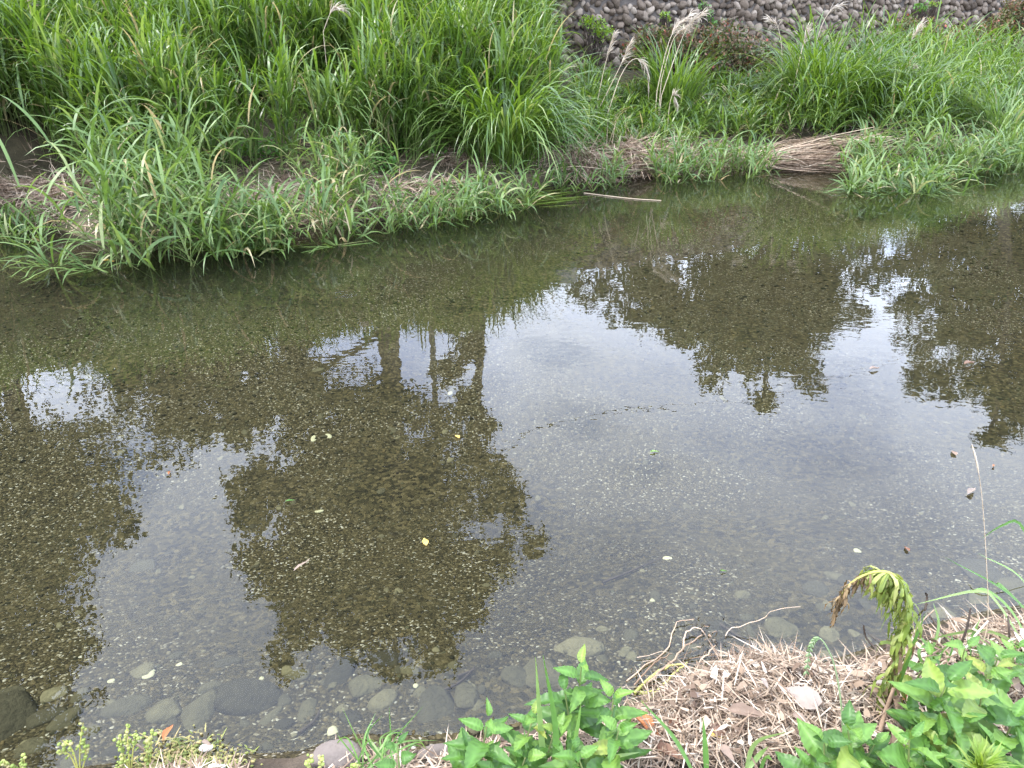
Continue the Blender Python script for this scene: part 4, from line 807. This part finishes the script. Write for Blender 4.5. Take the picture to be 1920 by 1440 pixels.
for k in range(300):
    f = .08 + .92 * ((k + RNG.random()) / 300) ** 1.15; i = min(int(f * 39), 38); p = wp[i] + (wp[i + 1] - wp[i]) * (f * 39 - i) - wb
    brown = RNG.random() < np.clip((f - .60) / .16, 0, 1) or (f < .26 and RNG.random() < .45)
    o = add('leaf', (LB if brown else LG)[RNG.integers(6)], wilt); s = (RNG.uniform(.055, .125) if f < .66 else RNG.uniform(.035, .085)) * (1.0 if not brown else .8)
    o.matrix_local = Matrix.Translation(Vector(p)) @ Matrix.Rotation(RNG.random() * 6.28, 4, 'Z') @ Matrix.Rotation(RNG.uniform(-.7, .1), 4, 'X') @ Matrix.Diagonal((s, s, s, 1))

# grass blades of the near bank, each blade an object
def tuft(name, label, specs, w, mat=M_fgrass, cat='grass tuft', group='grass tufts on the near bank'):
    """specs: list of blades [(px, py, dist-or-None) ...]; the first point stands on the bank"""
    first = gfix(specs[0][0][0], specs[0][0][1]); t = thing(name, label, cat, first, group)
    for s in specs:
        b = gfix(s[0][0], s[0][1]); pts = [b]
        for q in s[1:]: pts.append(PD(q[0], q[1], b[1] + q[2]))
        V, Q = ribbon(curve(pts, 12) - first, w * RNG.uniform(.75, 1.15), up=(0, -.8, .6), roll=RNG.normal() * .4); add('blade', make_mesh('blade', V, Q, None, mat), t)
    return t
tuft('grass_tuft', 'fine bright grass tuft at the bottom edge left of the centre weeds', [[(690 + RNG.uniform(-30, 70), 1440 + RNG.uniform(-6, 20)), (690 + dx * .5 + RNG.uniform(-20, 30), 1395 + RNG.uniform(-12, 12), .05), (690 + dx, y2, .10)] for dx, y2 in ((-48, 1328), (15, 1335), (40, 1325), (28, 1340), (105, 1322), (-10, 1380), (70, 1372), (-70, 1410), (130, 1388), (60, 1400), (90, 1390), (-30, 1395), (20, 1385), (48, 1375), (78, 1360), (-60, 1370), (110, 1405), (5, 1400), (35, 1405), (140, 1418))], .0045)
tuft('grass_tuft', 'broad upright grass blades rising in front of the centre weeds', [[(1025, 1470), (1015, 1380, .03), (1004, 1232, .06)], [(1035, 1475), (1042, 1370, .03), (1018, 1228, .06)], [(985, 1470), (965, 1400, .02), (942, 1362, .06)], [(1060, 1470), (1080, 1380, .02), (1090, 1315, .04)], [(1000, 1470), (990, 1410, .02), (982, 1366, .05)], [(1100, 1470), (1140, 1425, .01), (1200, 1410, .01)], [(1050, 1475), (1075, 1430, .02), (1110, 1405, .03)]], .013)
tuft('grass_tuft', 'long arching grass blade over the straw beside the centre weeds', [[(1310, 1470), (1265, 1385, .05), (1200, 1312, .10)], [(1325, 1465), (1323, 1410, .02), (1318, 1345, .05)]], .012)
tuft('grass_tuft', 'curved grass blades at the bottom edge on the straw', [[(1395, 1465), (1415, 1395, .03), (1475, 1372, .0)], [(1420, 1465), (1435, 1420, .02), (1448, 1425, -.02)], [(1385, 1465), (1420, 1420, .03), (1440, 1400, .02)]], .013)
tuft('grass_tuft', 'long arching grass blades sweeping in from the right edge over the water', [[(1935, 1235), (1870, 1130, .12), (1830, 1108, .15), (1718, 1133, .12)], [(1945, 1240), (1900, 1150, .12), (1850, 1106, .16), (1815, 1110, .16)], [(1960, 1225), (1900, 1120, .20), (1772, 1045, .28)], [(1965, 1220), (1920, 1090, .20), (1833, 1037, .26)], [(1960, 1180), (1880, 1100, .22), (1868, 1096, .24)], [(1950, 1230), (1860, 1185, .06), (1790, 1188, .05), (1725, 1205, .04)], [(1900, 1240), (1800, 1215, .04), (1715, 1255, .0)], [(1740, 1240), (1760, 1175, .06), (1750, 1130, .1)], [(1960, 1090), (1915, 985, .1), (1880, 985, .1), (1840, 1010, .1)], [(1770, 1235), (1740, 1210, .03), (1722, 1190, .06)], [(1800, 1240), (1820, 1200, .05), (1838, 1160, .08)]], .010)
tuft('grass_tuft', 'short tangled grass at the water edge right of the wilted plant', [[(1730 + 12 * k, 1255 + RNG.uniform(-6, 14)), (1730 + 12 * k + RNG.uniform(-25, 25), 1225 + RNG.uniform(-10, 8), .04), (1730 + 12 * k + RNG.uniform(-55, 55), 1195 + RNG.uniform(-12, 22), .07)] for k in range(16)], .007)
tuft('grass_tuft', 'dark green broad blade standing right behind the wilted plant', [[(1668, 1330), (1700, 1240, .03), (1735, 1150, .05)], [(1560, 1115), (1610, 1145, .0), (1652, 1172, .0)], [(1520, 1130), (1545, 1127, .0), (1560, 1130, .0)]][:1], .012)
tuft('grass_tuft', 'few pale grass blades in the bottom right corner crossing the ear', [[(1640, 1475), (1670, 1420, .02), (1690, 1385, .04)], [(1655, 1480), (1665, 1430, .02), (1680, 1392, .03)]], .010)
tuft('grass_tuft', 'wild grass among the litter at the right edge below the arching blades', [[(1900 + RNG.uniform(-40, 50), 1270 + RNG.uniform(-10, 20)), (1890 + RNG.uniform(-60, 50), 1240 + RNG.uniform(-10, 8), .03), (1880 + RNG.uniform(-90, 70), 1218 + RNG.uniform(-12, 22), .05)] for k in range(14)], .008)

# seed stalks
def stalk(name, label, pts, r, mat, cat='grass stalk'):
    b = gfix(pts[0][0], pts[0][1]); pp = [b] + [PD(q[0], q[1], b[1] + q[2]) for q in pts[1:]]; cu = curve(pp, 24)
    t = thing(name, label, cat, b); V, Q = tube(cu - b, np.linspace(r, r * .5, 24), 5); mb = MB(); mb.put(V, Q, None, .6); add('stem', mb.mesh('stem', mat), t); return t, cu, b
t, cu, b = stalk('tall_seed_stalk', 'thin tall straw-coloured stalk rising over the water at right', [(1835, 1235), (1852, 1165, .03), (1850, 1060, .05), (1842, 940, .07), (1832, 870, .08), (1822, 832, .09)], .0013, M_drystem)
V, Q = tube(cu[17:] - b, np.array([.0012, .0022, .0018, .0022, .0018, .0015, .0006]), 6); mb = MB(); mb.put(V, Q, None, .9); add('seed_head', mb.mesh('seed_head', M_drystem), t)
def ear(name, label, pts, n, s, mat, stem=M_stem):
    t, cu, b = stalk(name, label, pts, .002, stem)
    for k in range(n):
        i = 23 - int(k / n * 9); mbk = MB(); V = ICO * np.array((.32, 1.0, .32)) * s; mbk.put(V, None, ICOF, RNG.random()); o = add('seed', mbk.mesh('seed', mat), t)
        d = cu[min(i + 1, 23)] - cu[i - 1]; d = d / np.linalg.norm(d); sd = np.array((d[2], 0, -d[0])) * (.5 if k % 2 else -.5); aim(o, cu[i] - b + sd * s * .7, d + sd, (0, -1, .4), 1)
ear('grass_ear', 'green grass ear hanging from a bent stalk over the straw', [(1582, 1440), (1578, 1330, .02), (1565, 1250, .04), (1545, 1205, .05), (1530, 1198, .05), (1518, 1220, .05), (1512, 1262, .05)], 20, .008, M_ear, M_ear)
ear('grass_ear', 'pale whitish grass ear lying on the weeds at the bottom right', [(1645, 1450), (1660, 1420, .02), (1680, 1390, .03), (1692, 1388, .03), (1704, 1405, .02)], 22, .008, M_plume, M_ear)

# yellow-green bushy shoot at the bottom corner
c = gfix(1845, 1425, .16); n = 90; V, Q, A = blades(np.repeat(c[None] - (0, 0, .03), n, 0) + RNG.normal(size=(n, 3)) * .006, RNG.random(n) * 6.28, RNG.uniform(.5, 1.5, n), RNG.uniform(.04, .075, n), .006, RNG.uniform(.2, 1.2, n), 5)
b0 = np.array((c[0], c[1], float(gz(c[0], c[1])))); t = thing('feathery_shoot', 'feathery yellow-green shoot tip at the bottom right edge', 'weed', b0)
for k in range(n):
    m = V.reshape(n, 12, 3)[k] - b0; add('leaf', make_mesh('leaf', m, Q[:5], None, M_lime, {'rnd': np.full(12, RNG.uniform(.6, 1))}), t)
V, Q = tube(np.array([(0, 0, -.01), (0, .0, .07), c - b0 - (0, 0, .02)]), [.004, .003, .002], 6); mb = MB(); mb.put(V, Q); add('stem', mb.mesh('stem', M_stem), t)

# straw and litter carpet of the near bank
def litter(label, polys, n, ln, w, mat, lift, tilt=.22):
    mb = MB()
    for poly in polys:
        X, Y = region(n // len(polys), poly, .06); k = len(X); Z = np.maximum(gz(X, Y), 0) + lift * RNG.random(k) ** 1.5
        V, Q, A = blades(np.stack([X, Y, Z], -1), RNG.random(k) * 6.28, RNG.normal(size=k) * tilt, RNG.uniform(ln[0], ln[1], k) , w * RNG.uniform(.4, 1.3, k), RNG.uniform(-.3, .6, k), 3, None, .9, .6)
        V[:, 2] = np.maximum(V[:, 2], np.maximum(gz(V[:, 0], V[:, 1]), 0) + .002); mb.put(V, Q, None, A)
    c = np.array((mb.v[0][:, 0].mean(), mb.v[0][:, 1].mean(), .08)); return tag(add('straw_litter', mb.mesh('straw_litter', mat, c), None, c), label, 'straw', None, 'stuff')
litter('pale dry straw litter heaped on the near bank', [[(1190, 1470), (1210, 1340), (1290, 1290), (1400, 1238), (1520, 1256), (1560, 1330), (1570, 1470)]], 5200, (.015, .10), .0032, M_straw, .055)
litter('loose straw under the wilted plant and right-hand weeds', [[(1560, 1470), (1545, 1262), (1610, 1240), (1740, 1192), (1930, 1145), (1980, 1470)]], 2300, (.02, .11), .0036, M_fstraw, .025)
litter('broken leaf flakes mixed into the straw on the near bank', [[(1190, 1470), (1210, 1345), (1290, 1295), (1400, 1242), (1520, 1260), (1560, 1330), (1570, 1470)], [(1560, 1470), (1560, 1280), (1740, 1215), (1930, 1180), (1980, 1470)]], 900, (.012, .045), .014, M_straw, .06)
litter('thin dark litter under the centre weeds', [[(600, 1470), (640, 1420), (950, 1385), (1200, 1320), (1200, 1470)]], 900, (.02, .09), .004, M_fstraw, .015)
litter('brown litter on the debris mound at the bottom left', [[(250, 1470), (280, 1442), (440, 1442), (470, 1470)]], 500, (.02, .07), .004, M_straw, .03)

# fallen leaves, each its own thing
DL = [leaf_mesh('fallen_leaf', M_dead, 1, w, f, d, curl=c_) for w, f, d, c_ in ((.5, .3, .1, .3), (.38, .4, -.1, -.2), (.6, .15, .2, .5))]
DO = leaf_mesh('orange_leaf', M_orange, 1, .36, .5, .1, curl=-.3); DY = leaf_mesh('yellow_leaf', M_yellow, 1, .5, .2, .05); DG = leaf_mesh('green_leaf', M_fore, 1, .3, .2, .05)
def fallen(label, x, y, ang, lpx, me, h=.03, group='fallen leaves on the near bank', floating=False, tilt=0.12):
    c = P(x, y, .006) if floating else gfix(x, y, h); u = 720 - y; s = lpx * c[1] / (F * cp + u * sp); o = add('fallen_leaf' if not floating else 'floating_leaf', me, None)
    a = math.radians(ang); d = np.array((math.cos(a), math.sin(a) * 1.3, 0)); d /= np.linalg.norm(d)
    d[2] = 0 if floating else RNG.normal() * tilt; aim(o, c - d * s * .5, d, (0 if floating else RNG.normal() * .3, 0 if floating else RNG.normal() * .3 - .2, 1), s)
    return tag(o, label, 'fallen leaf', group)
fallen('large orange-brown curled leaf where the straw meets the centre weeds', 1215, 1372, -45, 80, DO, .04)
fallen('big pinkish grey dead leaf lying on the right of the straw heap', 1500, 1305, 160, 78, DL[2], .07)
fallen('pale grey dead leaf left on the straw near the orange leaf', 1270, 1353, 10, 38, DL[0], .05)
fallen('tan dead leaf with torn edge in the lower middle of the straw', 1355, 1365, 5, 50, DL[2], .05)
fallen('yellowish tan leaf under the torn one in the straw', 1350, 1380, 0, 58, leaf_mesh('ochre_leaf', M_yellow, 1, .3, .3, .1), .035)
fallen('long brown rolled leaf lying across the straw middle', 1400, 1340, -15, 70, DL[1], .055)
fallen('pale narrow leaf standing upright beside the orange leaf', 1240, 1400, 85, 55, DL[1], .04)
fallen('second pale narrow leaf crossing the first below the orange one', 1255, 1415, -30, 60, DL[1], .035)
fallen('small tan leaf on the crest of the straw heap', 1435, 1280, -60, 24, DL[0], .075)
fallen('small grey leaf at the left crest of the straw', 1310, 1302, 20, 26, DL[0], .05)
fallen('light leaf at the lower right slope of the straw heap', 1505, 1350, -40, 42, DL[0], .05)
fallen('grey-brown curled leaf at the bottom of the straw near the weeds', 1470, 1410, 20, 34, DL[2], .04)
fallen('pinkish leaf at the bottom of the straw heap', 1365, 1410, -50, 36, DL[0], .05)
fallen('orange leaf fragment right of the wilted plant', 1705, 1308, 10, 36, DO, .03)
fallen('pale folded leaf by the stem of the wilted plant', 1695, 1292, 110, 26, DL[0], .05)
fallen('pinkish curled leaf lying above the right-hand weeds', 1750, 1262, 10, 34, DL[2], .05)
fallen('tan leaf at the right edge on the straw', 1915, 1290, -10, 36, DL[0], .03)
fallen('orange leaf standing upright on the bottom left debris mound', 317, 1372, 80, 38, DO, .06, tilt=.9)
fallen('dark brown leaf on the bottom left debris mound', 388, 1395, -20, 24, DL[1], .05)
FG = 'leaves floating on the river'
fallen('pale yellow leaf floating in the dark reflection of the central tree', 797, 1015, 110, 26, DY, 0, FG, True)
fallen('narrow straw-coloured leaf floating left of the pale yellow one', 566, 1058, 55, 44, leaf_mesh('straw_leaf', M_dead, 1, .14, .2, .02), 0, FG, True)
fallen('small green leaf floating in the upper left of the central tree reflection', 544, 938, 20, 18, DG, 0, FG, True)
fallen('green leaf floating near the right trunk reflection', 857, 818, 130, 16, DY, 0, FG, True)
fallen('green sprig floating in the middle of the sky reflection', 1228, 846, 10, 20, DG, 0, FG, True)
fallen('orange leaf floating at the edge of the left tree reflection', 318, 886, 100, 14, DO, 0, FG, True)
fallen('pinkish leaf sunk below the right tree reflection', 1788, 848, 80, 22, DL[0], 0, FG, True)
fallen('long tan leaf beside the tall straw stalk on the water', 1822, 922, 25, 30, DL[1], 0, FG, True)
fallen('small orange leaf right of the tall straw stalk tip', 1864, 873, 30, 12, DO, 0, FG, True)
fallen('green leaf floating just above the near bank shallows', 1357, 1070, 0, 14, DG, 0, FG, True)
fallen('tan leaf floating among the right tree reflection', 1818, 682, 10, 26, DL[1], 0, FG, True)
fallen('bright yellow leaf caught in the reed clump at the left waterline', 203, 489, 10, 22, DY, 0, FG, True)
fallen('tan leaf floating near the middle right of the river', 1640, 692, 5, 22, DL[1], 0, FG, True)
fallen('pale curled leaf sunk in front of the wilted plant', 1700, 1028, 100, 16, DL[0], 0, FG, True)

# driftwood roots and shoots between weeds and straw
root = thing('root_tangle', 'bleached tangled roots and shoots washed up beside the straw heap', 'driftwood', gfix(1210, 1300))
ro_ = np.array(root.location)
def branch(pts, r, mat, name='branch', n=14, dd=.0):
    b = gfix(pts[0][0], pts[0][1], .01); pp = [b] + [PD(q[0], q[1], b[1] + q[2]) for q in pts[1:]]
    cu = curve(pp, n) + RNG.normal(size=(n, 3)) * .0018; V, Q = tube(cu - ro_, np.linspace(r, r * .45, n), 6); mb = MB(); mb.put(V, Q, None, RNG.random()); return add(name, mb.mesh(name, mat), root)
branch([(1200, 1290), (1250, 1250, .06), (1282, 1215, .12), (1318, 1190, .16)], .0042, M_root)
branch([(1190, 1285), (1225, 1245, .06), (1260, 1225, .10)], .0028, M_root)
branch([(1282, 1218), (1284, 1190, .05), (1300, 1177, .07), (1320, 1186, .06), (1345, 1235, .04)], .003, M_root)
branch([(1290, 1285), (1315, 1240, .05), (1335, 1218, .06), (1340, 1208, .06)], .003, M_root)
branch([(1175, 1275), (1245, 1220, .1), (1268, 1170, .2), (1300, 1160, .22)], .0026, M_root)
branch([(1200, 1300), (1270, 1292, .02), (1330, 1282, .03)], .006, M_shoot, 'shoot')
branch([(1190, 1300), (1230, 1262, .06), (1270, 1245, .08), (1290, 1250, .07)], .0045, M_shoot, 'shoot')
branch([(1205, 1318), (1260, 1300, .02), (1340, 1292, .02)], .0045, M_shoot, 'shoot')
branch([(1215, 1315), (1262, 1265, .06), (1290, 1240, .09)], .004, M_shoot, 'shoot')
branch([(1250, 1338), (1310, 1330, .02), (1375, 1320, .02)], .004, M_shoot, 'shoot')
branch([(1360, 1195), (1375, 1178, .02), (1430, 1160, .03), (1450, 1145, .03), (1500, 1138, .02)], .0017, M_root, 'shoot')
branch([(1330, 1190), (1345, 1215, -.01), (1350, 1235, -.01)], .004, M_root)
for k in range(46):
    x, y = 1330 + RNG.normal() * 18, 1205 + RNG.normal() * 22; branch([(x, y), (x + RNG.normal() * 12, y + RNG.uniform(-5, 20), 0.01), (x + RNG.normal() * 18, y + RNG.uniform(0, 35), 0)], .0012, M_twig if k % 3 else M_root, 'rootlet', 6)
for k in range(40):
    x, y = RNG.uniform(1180, 1340), RNG.uniform(1230, 1320); branch([(x, y), (x + RNG.normal() * 30, y + RNG.normal() * 15, 0.02), (x + RNG.normal() * 45, y + RNG.normal() * 26, 0.01)], .0011, M_root, 'rootlet', 7)

def stick(name, label, pts, r, mat, cat='stick', group=None, z=None):
    pp = [gfix(q[0], q[1], q[2]) if z is None else P(q[0], q[1], z) for q in pts]; cu = curve(pp, 10); V, Q = tube(cu - cu[0], np.linspace(r, r * .7, 10), 7); mb = MB(); mb.put(V, Q, None, RNG.random())
    return tag(add(name, mb.mesh(name, mat), None, cu[0]), label, cat, group)
stick('broken_stalk', 'thick dry broken stalk at the foot of the wilted plant', [(1692, 1368, .02), (1686, 1330, .07), (1680, 1308, .1)], .0095, M_root, 'stalk')
stick('broken_stalk', 'thinner dry stalk leaning beside the thick broken one', [(1650, 1372, .02), (1660, 1335, .05), (1676, 1290, .1)], .006, M_root, 'stalk')
stick('broken_stalk', 'short pale stub sticking up from the straw left of the wilted plant', [(1582, 1262, .0), (1582, 1235, .05), (1586, 1212, .09)], .003, M_straw, 'stalk')
stick('broken_stalk', 'pale bent straw poking up behind the straw heap', [(1465, 1250, .02), (1480, 1238, .05), (1503, 1230, .07)], .003, M_straw, 'stalk')
stick('dry_twig', 'pale dry straw stalk slanting behind the wilted plant', [(1690, 1220, .05), (1725, 1170, .09), (1752, 1143, .12)], .0025, M_straw, 'twig')
stick('dry_twig', 'pale dry stalk slanting at the foot of the tall thin stalk', [(1800, 1230, .03), (1830, 1190, .08), (1853, 1164, .11)], .003, M_straw, 'twig')
stick('dry_twig', 'long reddish straw lying over the short tangled grass', [(1700, 1260, .05), (1760, 1240, .07), (1815, 1218, .09)], .0022, M_straw, 'twig')
TW = 'dark wet twigs standing in the water at right'
for l, q in (('dark forked twig standing in the water right of the wilted plant', [(1790, 1225, .0), (1762, 1180, .06), (1740, 1150, .1)]), ('dark twig leaning right out of the water, pointed', [(1795, 1222, .0), (1812, 1180, .06), (1820, 1140, .12)]), ('dark curved twig beside the lower leaves of the wilted plant', [(1645, 1220, .0), (1624, 1195, .04), (1619, 1172, .07)]), ('dark upright twig near the right edge', [(1895, 1215, .0), (1892, 1180, .05), (1890, 1155, .08)]), ('thin dark hooked twig above the forked one', [(1735, 1145, .0), (1738, 1120, .03), (1736, 1112, .05)])):
    stick('wet_twig', l, q, .0035, M_twig, 'twig', TW)
SU = 'sticks lying under the water near the bank'
for l, q in (('long thin stick under water left of the separate weed', [(790, 1312, 0), (860, 1280, 0), (890, 1250, 0)]), ('reddish twig under water below the spiky reflection', [(858, 1268, 0), (890, 1255, 0)]), ('dark stick under water in the middle of the shallows', [(1130, 1092, 0), (1180, 1072, 0), (1240, 1045, 0)]), ('thin stick under water near the pale bank stone', [(560, 1375, 0), (590, 1350, 0), (600, 1330, 0)]), ('dark branch under water right of the roots', [(1350, 1170, 0), (1420, 1210, 0), (1500, 1205, 0)])):
    cu = []
    for x, y, _ in q:
        c = P(x, y, -.1)
        for _i in range(3): c = P(x, y, float(gz(c[0], c[1])) + .01)
        cu.append(c)
    cu = curve(cu, 9); V, Q = tube(cu - cu[0], np.linspace(.005, .0025, 9), 6); mb = MB(); mb.put(V, Q); tag(add('sunken_stick', mb.mesh('sunken_stick', M_twig), None, cu[0]), l, 'stick', SU)

# bank stones and the scrap at the bottom edge
R_bank = [rock_mesh('bank_stone', M_bankstone, 80 + i, 3, .12, .6) for i in range(2)]
def bank_stone(label, x, y, apx, bpx, h):
    c = gfix(x, y, 0); s = c[1] / (F * cp + (720 - y) * sp); o = rock(R_bank[0], None, (c[0], c[1], c[2] + .01), (apx * s, bpx * s, h), .2, name='bank_stone'); tag(o, label, 'stone', 'stones on the near bank')
bank_stone('pinkish grey rounded stone at the bottom edge under the fine grass', 630, 1428, 46, 36, .035)
bank_stone('dark flat stone at the bottom edge between fine grass and left weeds', 820, 1420, 40, 20, .02)
c = gfix(1035, 1452, .01); me = rock_mesh('plastic_scrap', M_scrap, 99, 2, .2, .4); o = add('plastic_scrap', me, None, c); o.scale = (.042, .03, .018); tag(o, 'pale blue crumpled scrap at the bottom edge below the broad grass blades', 'scrap')

# seeding weeds and debris mound at the bottom left
def seeder(label, base, tips):
    b = gfix(*base); t = thing('seeding_weed', label, 'weed', b, 'seeding weeds at the bottom left')
    for j, pts in enumerate(tips):
        cu = curve([b] + [PD(q[0], q[1], b[1] + q[2]) for q in pts], 12); V, Q = tube(cu - b, np.linspace(.0022, .001, 12), 5); mb = MB(); mb.put(V, Q, None, .4); add('stem', mb.mesh('stem', M_shoot), t)
        n = 16; mb = MB()
        for k in range(n):
            f = .45 + .55 * k / n; p = cu[min(int(f * 11.9), 11)] + RNG.normal(size=3) * .0045; mb.put(ICO * np.array((.0042, .0042, .0030)) * RNG.uniform(.7, 1.4) + p - b, None, ICOF, RNG.random())
        add('seed_pods', mb.mesh('seed_pods', M_pod), t)
seeder('seeding weed with several pod spikes, tallest at the bottom left', (150, 1455), [[(150, 1400, .03), (156, 1355, .05)], [(135, 1405, .02), (118, 1388, .03)], [(130, 1415, .02), (108, 1408, .02)], [(160, 1420, .02), (158, 1400, .03)]])
seeder('seeding weed at the left corner of the bottom edge', (40, 1465), [[(44, 1440, .02), (46, 1420, .03)], [(15, 1440, .02), (8, 1428, .02)], [(25, 1450, .01), (24, 1438, .02)]])
seeder('seeding weed left of the debris mound', (245, 1455), [[(240, 1400, .02), (238, 1362, .04)], [(250, 1400, .02), (254, 1375, .03)], [(230, 1410, .02), (226, 1382, .03)], [(235, 1425, .01), (222, 1440, .02)]])
seeder('seeding weed rising from the debris mound', (280, 1450), [[(282, 1410, .02), (284, 1375, .04)], [(275, 1420, .01), (276, 1382, .03)]])
seeder('seeding weed at the bottom edge beside the pinkish stone', (575, 1465), [[(577, 1440, .02), (580, 1422, .03)], [(600, 1440, .02), (602, 1418, .03)], [(660, 1445, .02), (662, 1435, .02)]])
mnd = thing('debris_mound', 'mossy debris mound with seeds and litter at the bottom left edge', 'debris', gfix(350, 1455)); mo = np.array(mnd.location); mb = MB()
for k in range(900):
    x, y = 350 + RNG.normal() * 48, 1440 - abs(RNG.normal()) * 26 + 12; c = gfix(x, y, .02 * RNG.random()); mb.put(ICO * np.array((.005, .004, .003)) * RNG.uniform(.5, 1.3) * (1 + .2 * RNG.normal(size=(12, 1))) + c - mo, None, ICOF, RNG.random())
tag(add('seeds', mb.mesh('seeds', M_moss), mnd), kind='stuff'); mb = MB(); n = 420
X = np.array([gfix(350 + RNG.normal() * 50, 1448 - abs(RNG.normal()) * 30, .02 * RNG.random()) for _ in range(n)])
V, Q, A = blades(X - mo, RNG.random(n) * 6.28, RNG.uniform(0, .8, n), RNG.uniform(.01, .035, n), .004, RNG.uniform(0, 1, n), 3); mb.put(V, Q, None, A); tag(add('moss', mb.mesh('moss', M_moss, (0, 0, 0)), mnd), kind='stuff')
for l, x, y, s in (('white bleached driftwood bit on the debris mound', 386, 1402, (.020, .009, .007)), ('second white driftwood bit at the bottom edge of the debris mound', 405, 1437, (.022, .010, .006))):
    c = gfix(x, y, .03); o = add('driftwood_bit', rock_mesh('driftwood_bit', M_white, int(x), 2, .2, .5), None, c); o.scale = s; tag(o, l, 'driftwood', 'driftwood bits on the mound')
stick('dry_twig', 'pale dry twig leaning from the debris mound to the left', [(272, 1408, .03), (255, 1395, .05), (238, 1382, .07)], .0035, M_straw, 'twig')

# the same grass and straw go on along the near bank beyond the picture's edges
X = np.concatenate([RNG.uniform(1.5, 5.0, 5200), RNG.uniform(-4.0, -.8, 4200), RNG.uniform(-1.2, 1.8, 1500)]); Y = yn(X) - .03 - 1.3 * RNG.random(len(X)) ** 1.4
qx, qy = px_of(np.stack([X, Y, gz(X, Y) + .12], -1)); out_ = (qx < -130) | (qx > 2060) | (qy > 1580) | (Y < .35); X, Y = X[out_], Y[out_]; k = len(X); half = k // 3
mb = MB(); V, Q, A = blades(np.stack([X, Y, gz(X, Y)], -1)[:half], RNG.random(half) * 6.28, RNG.uniform(.8, 1.5, half), RNG.uniform(.08, .26, half), .007, RNG.uniform(.4, 2.2, half), 5, RNG.uniform(.2, .9, half)); mb.put(V, Q, None, A)
tag(add('verge_grass', mb.mesh('verge_grass', M_blue)), 'short grass continuing along the near bank beside the weeds', 'grass', None, 'stuff')
n2 = k - half; V, Q, A = blades(np.stack([X, Y, gz(X, Y) + .01], -1)[half:], RNG.random(n2) * 6.28, RNG.normal(size=n2) * .15, RNG.uniform(.03, .14, n2), .005, RNG.uniform(0, .5, n2), 3); V[:, 2] = np.maximum(V[:, 2], gz(V[:, 0], V[:, 1]) + .003)
mb = MB(); mb.put(V, Q, None, A); tag(add('verge_straw', mb.mesh('verge_straw', M_fstraw)), 'dry straw continuing along the near bank beside the weeds', 'straw', None, 'stuff')
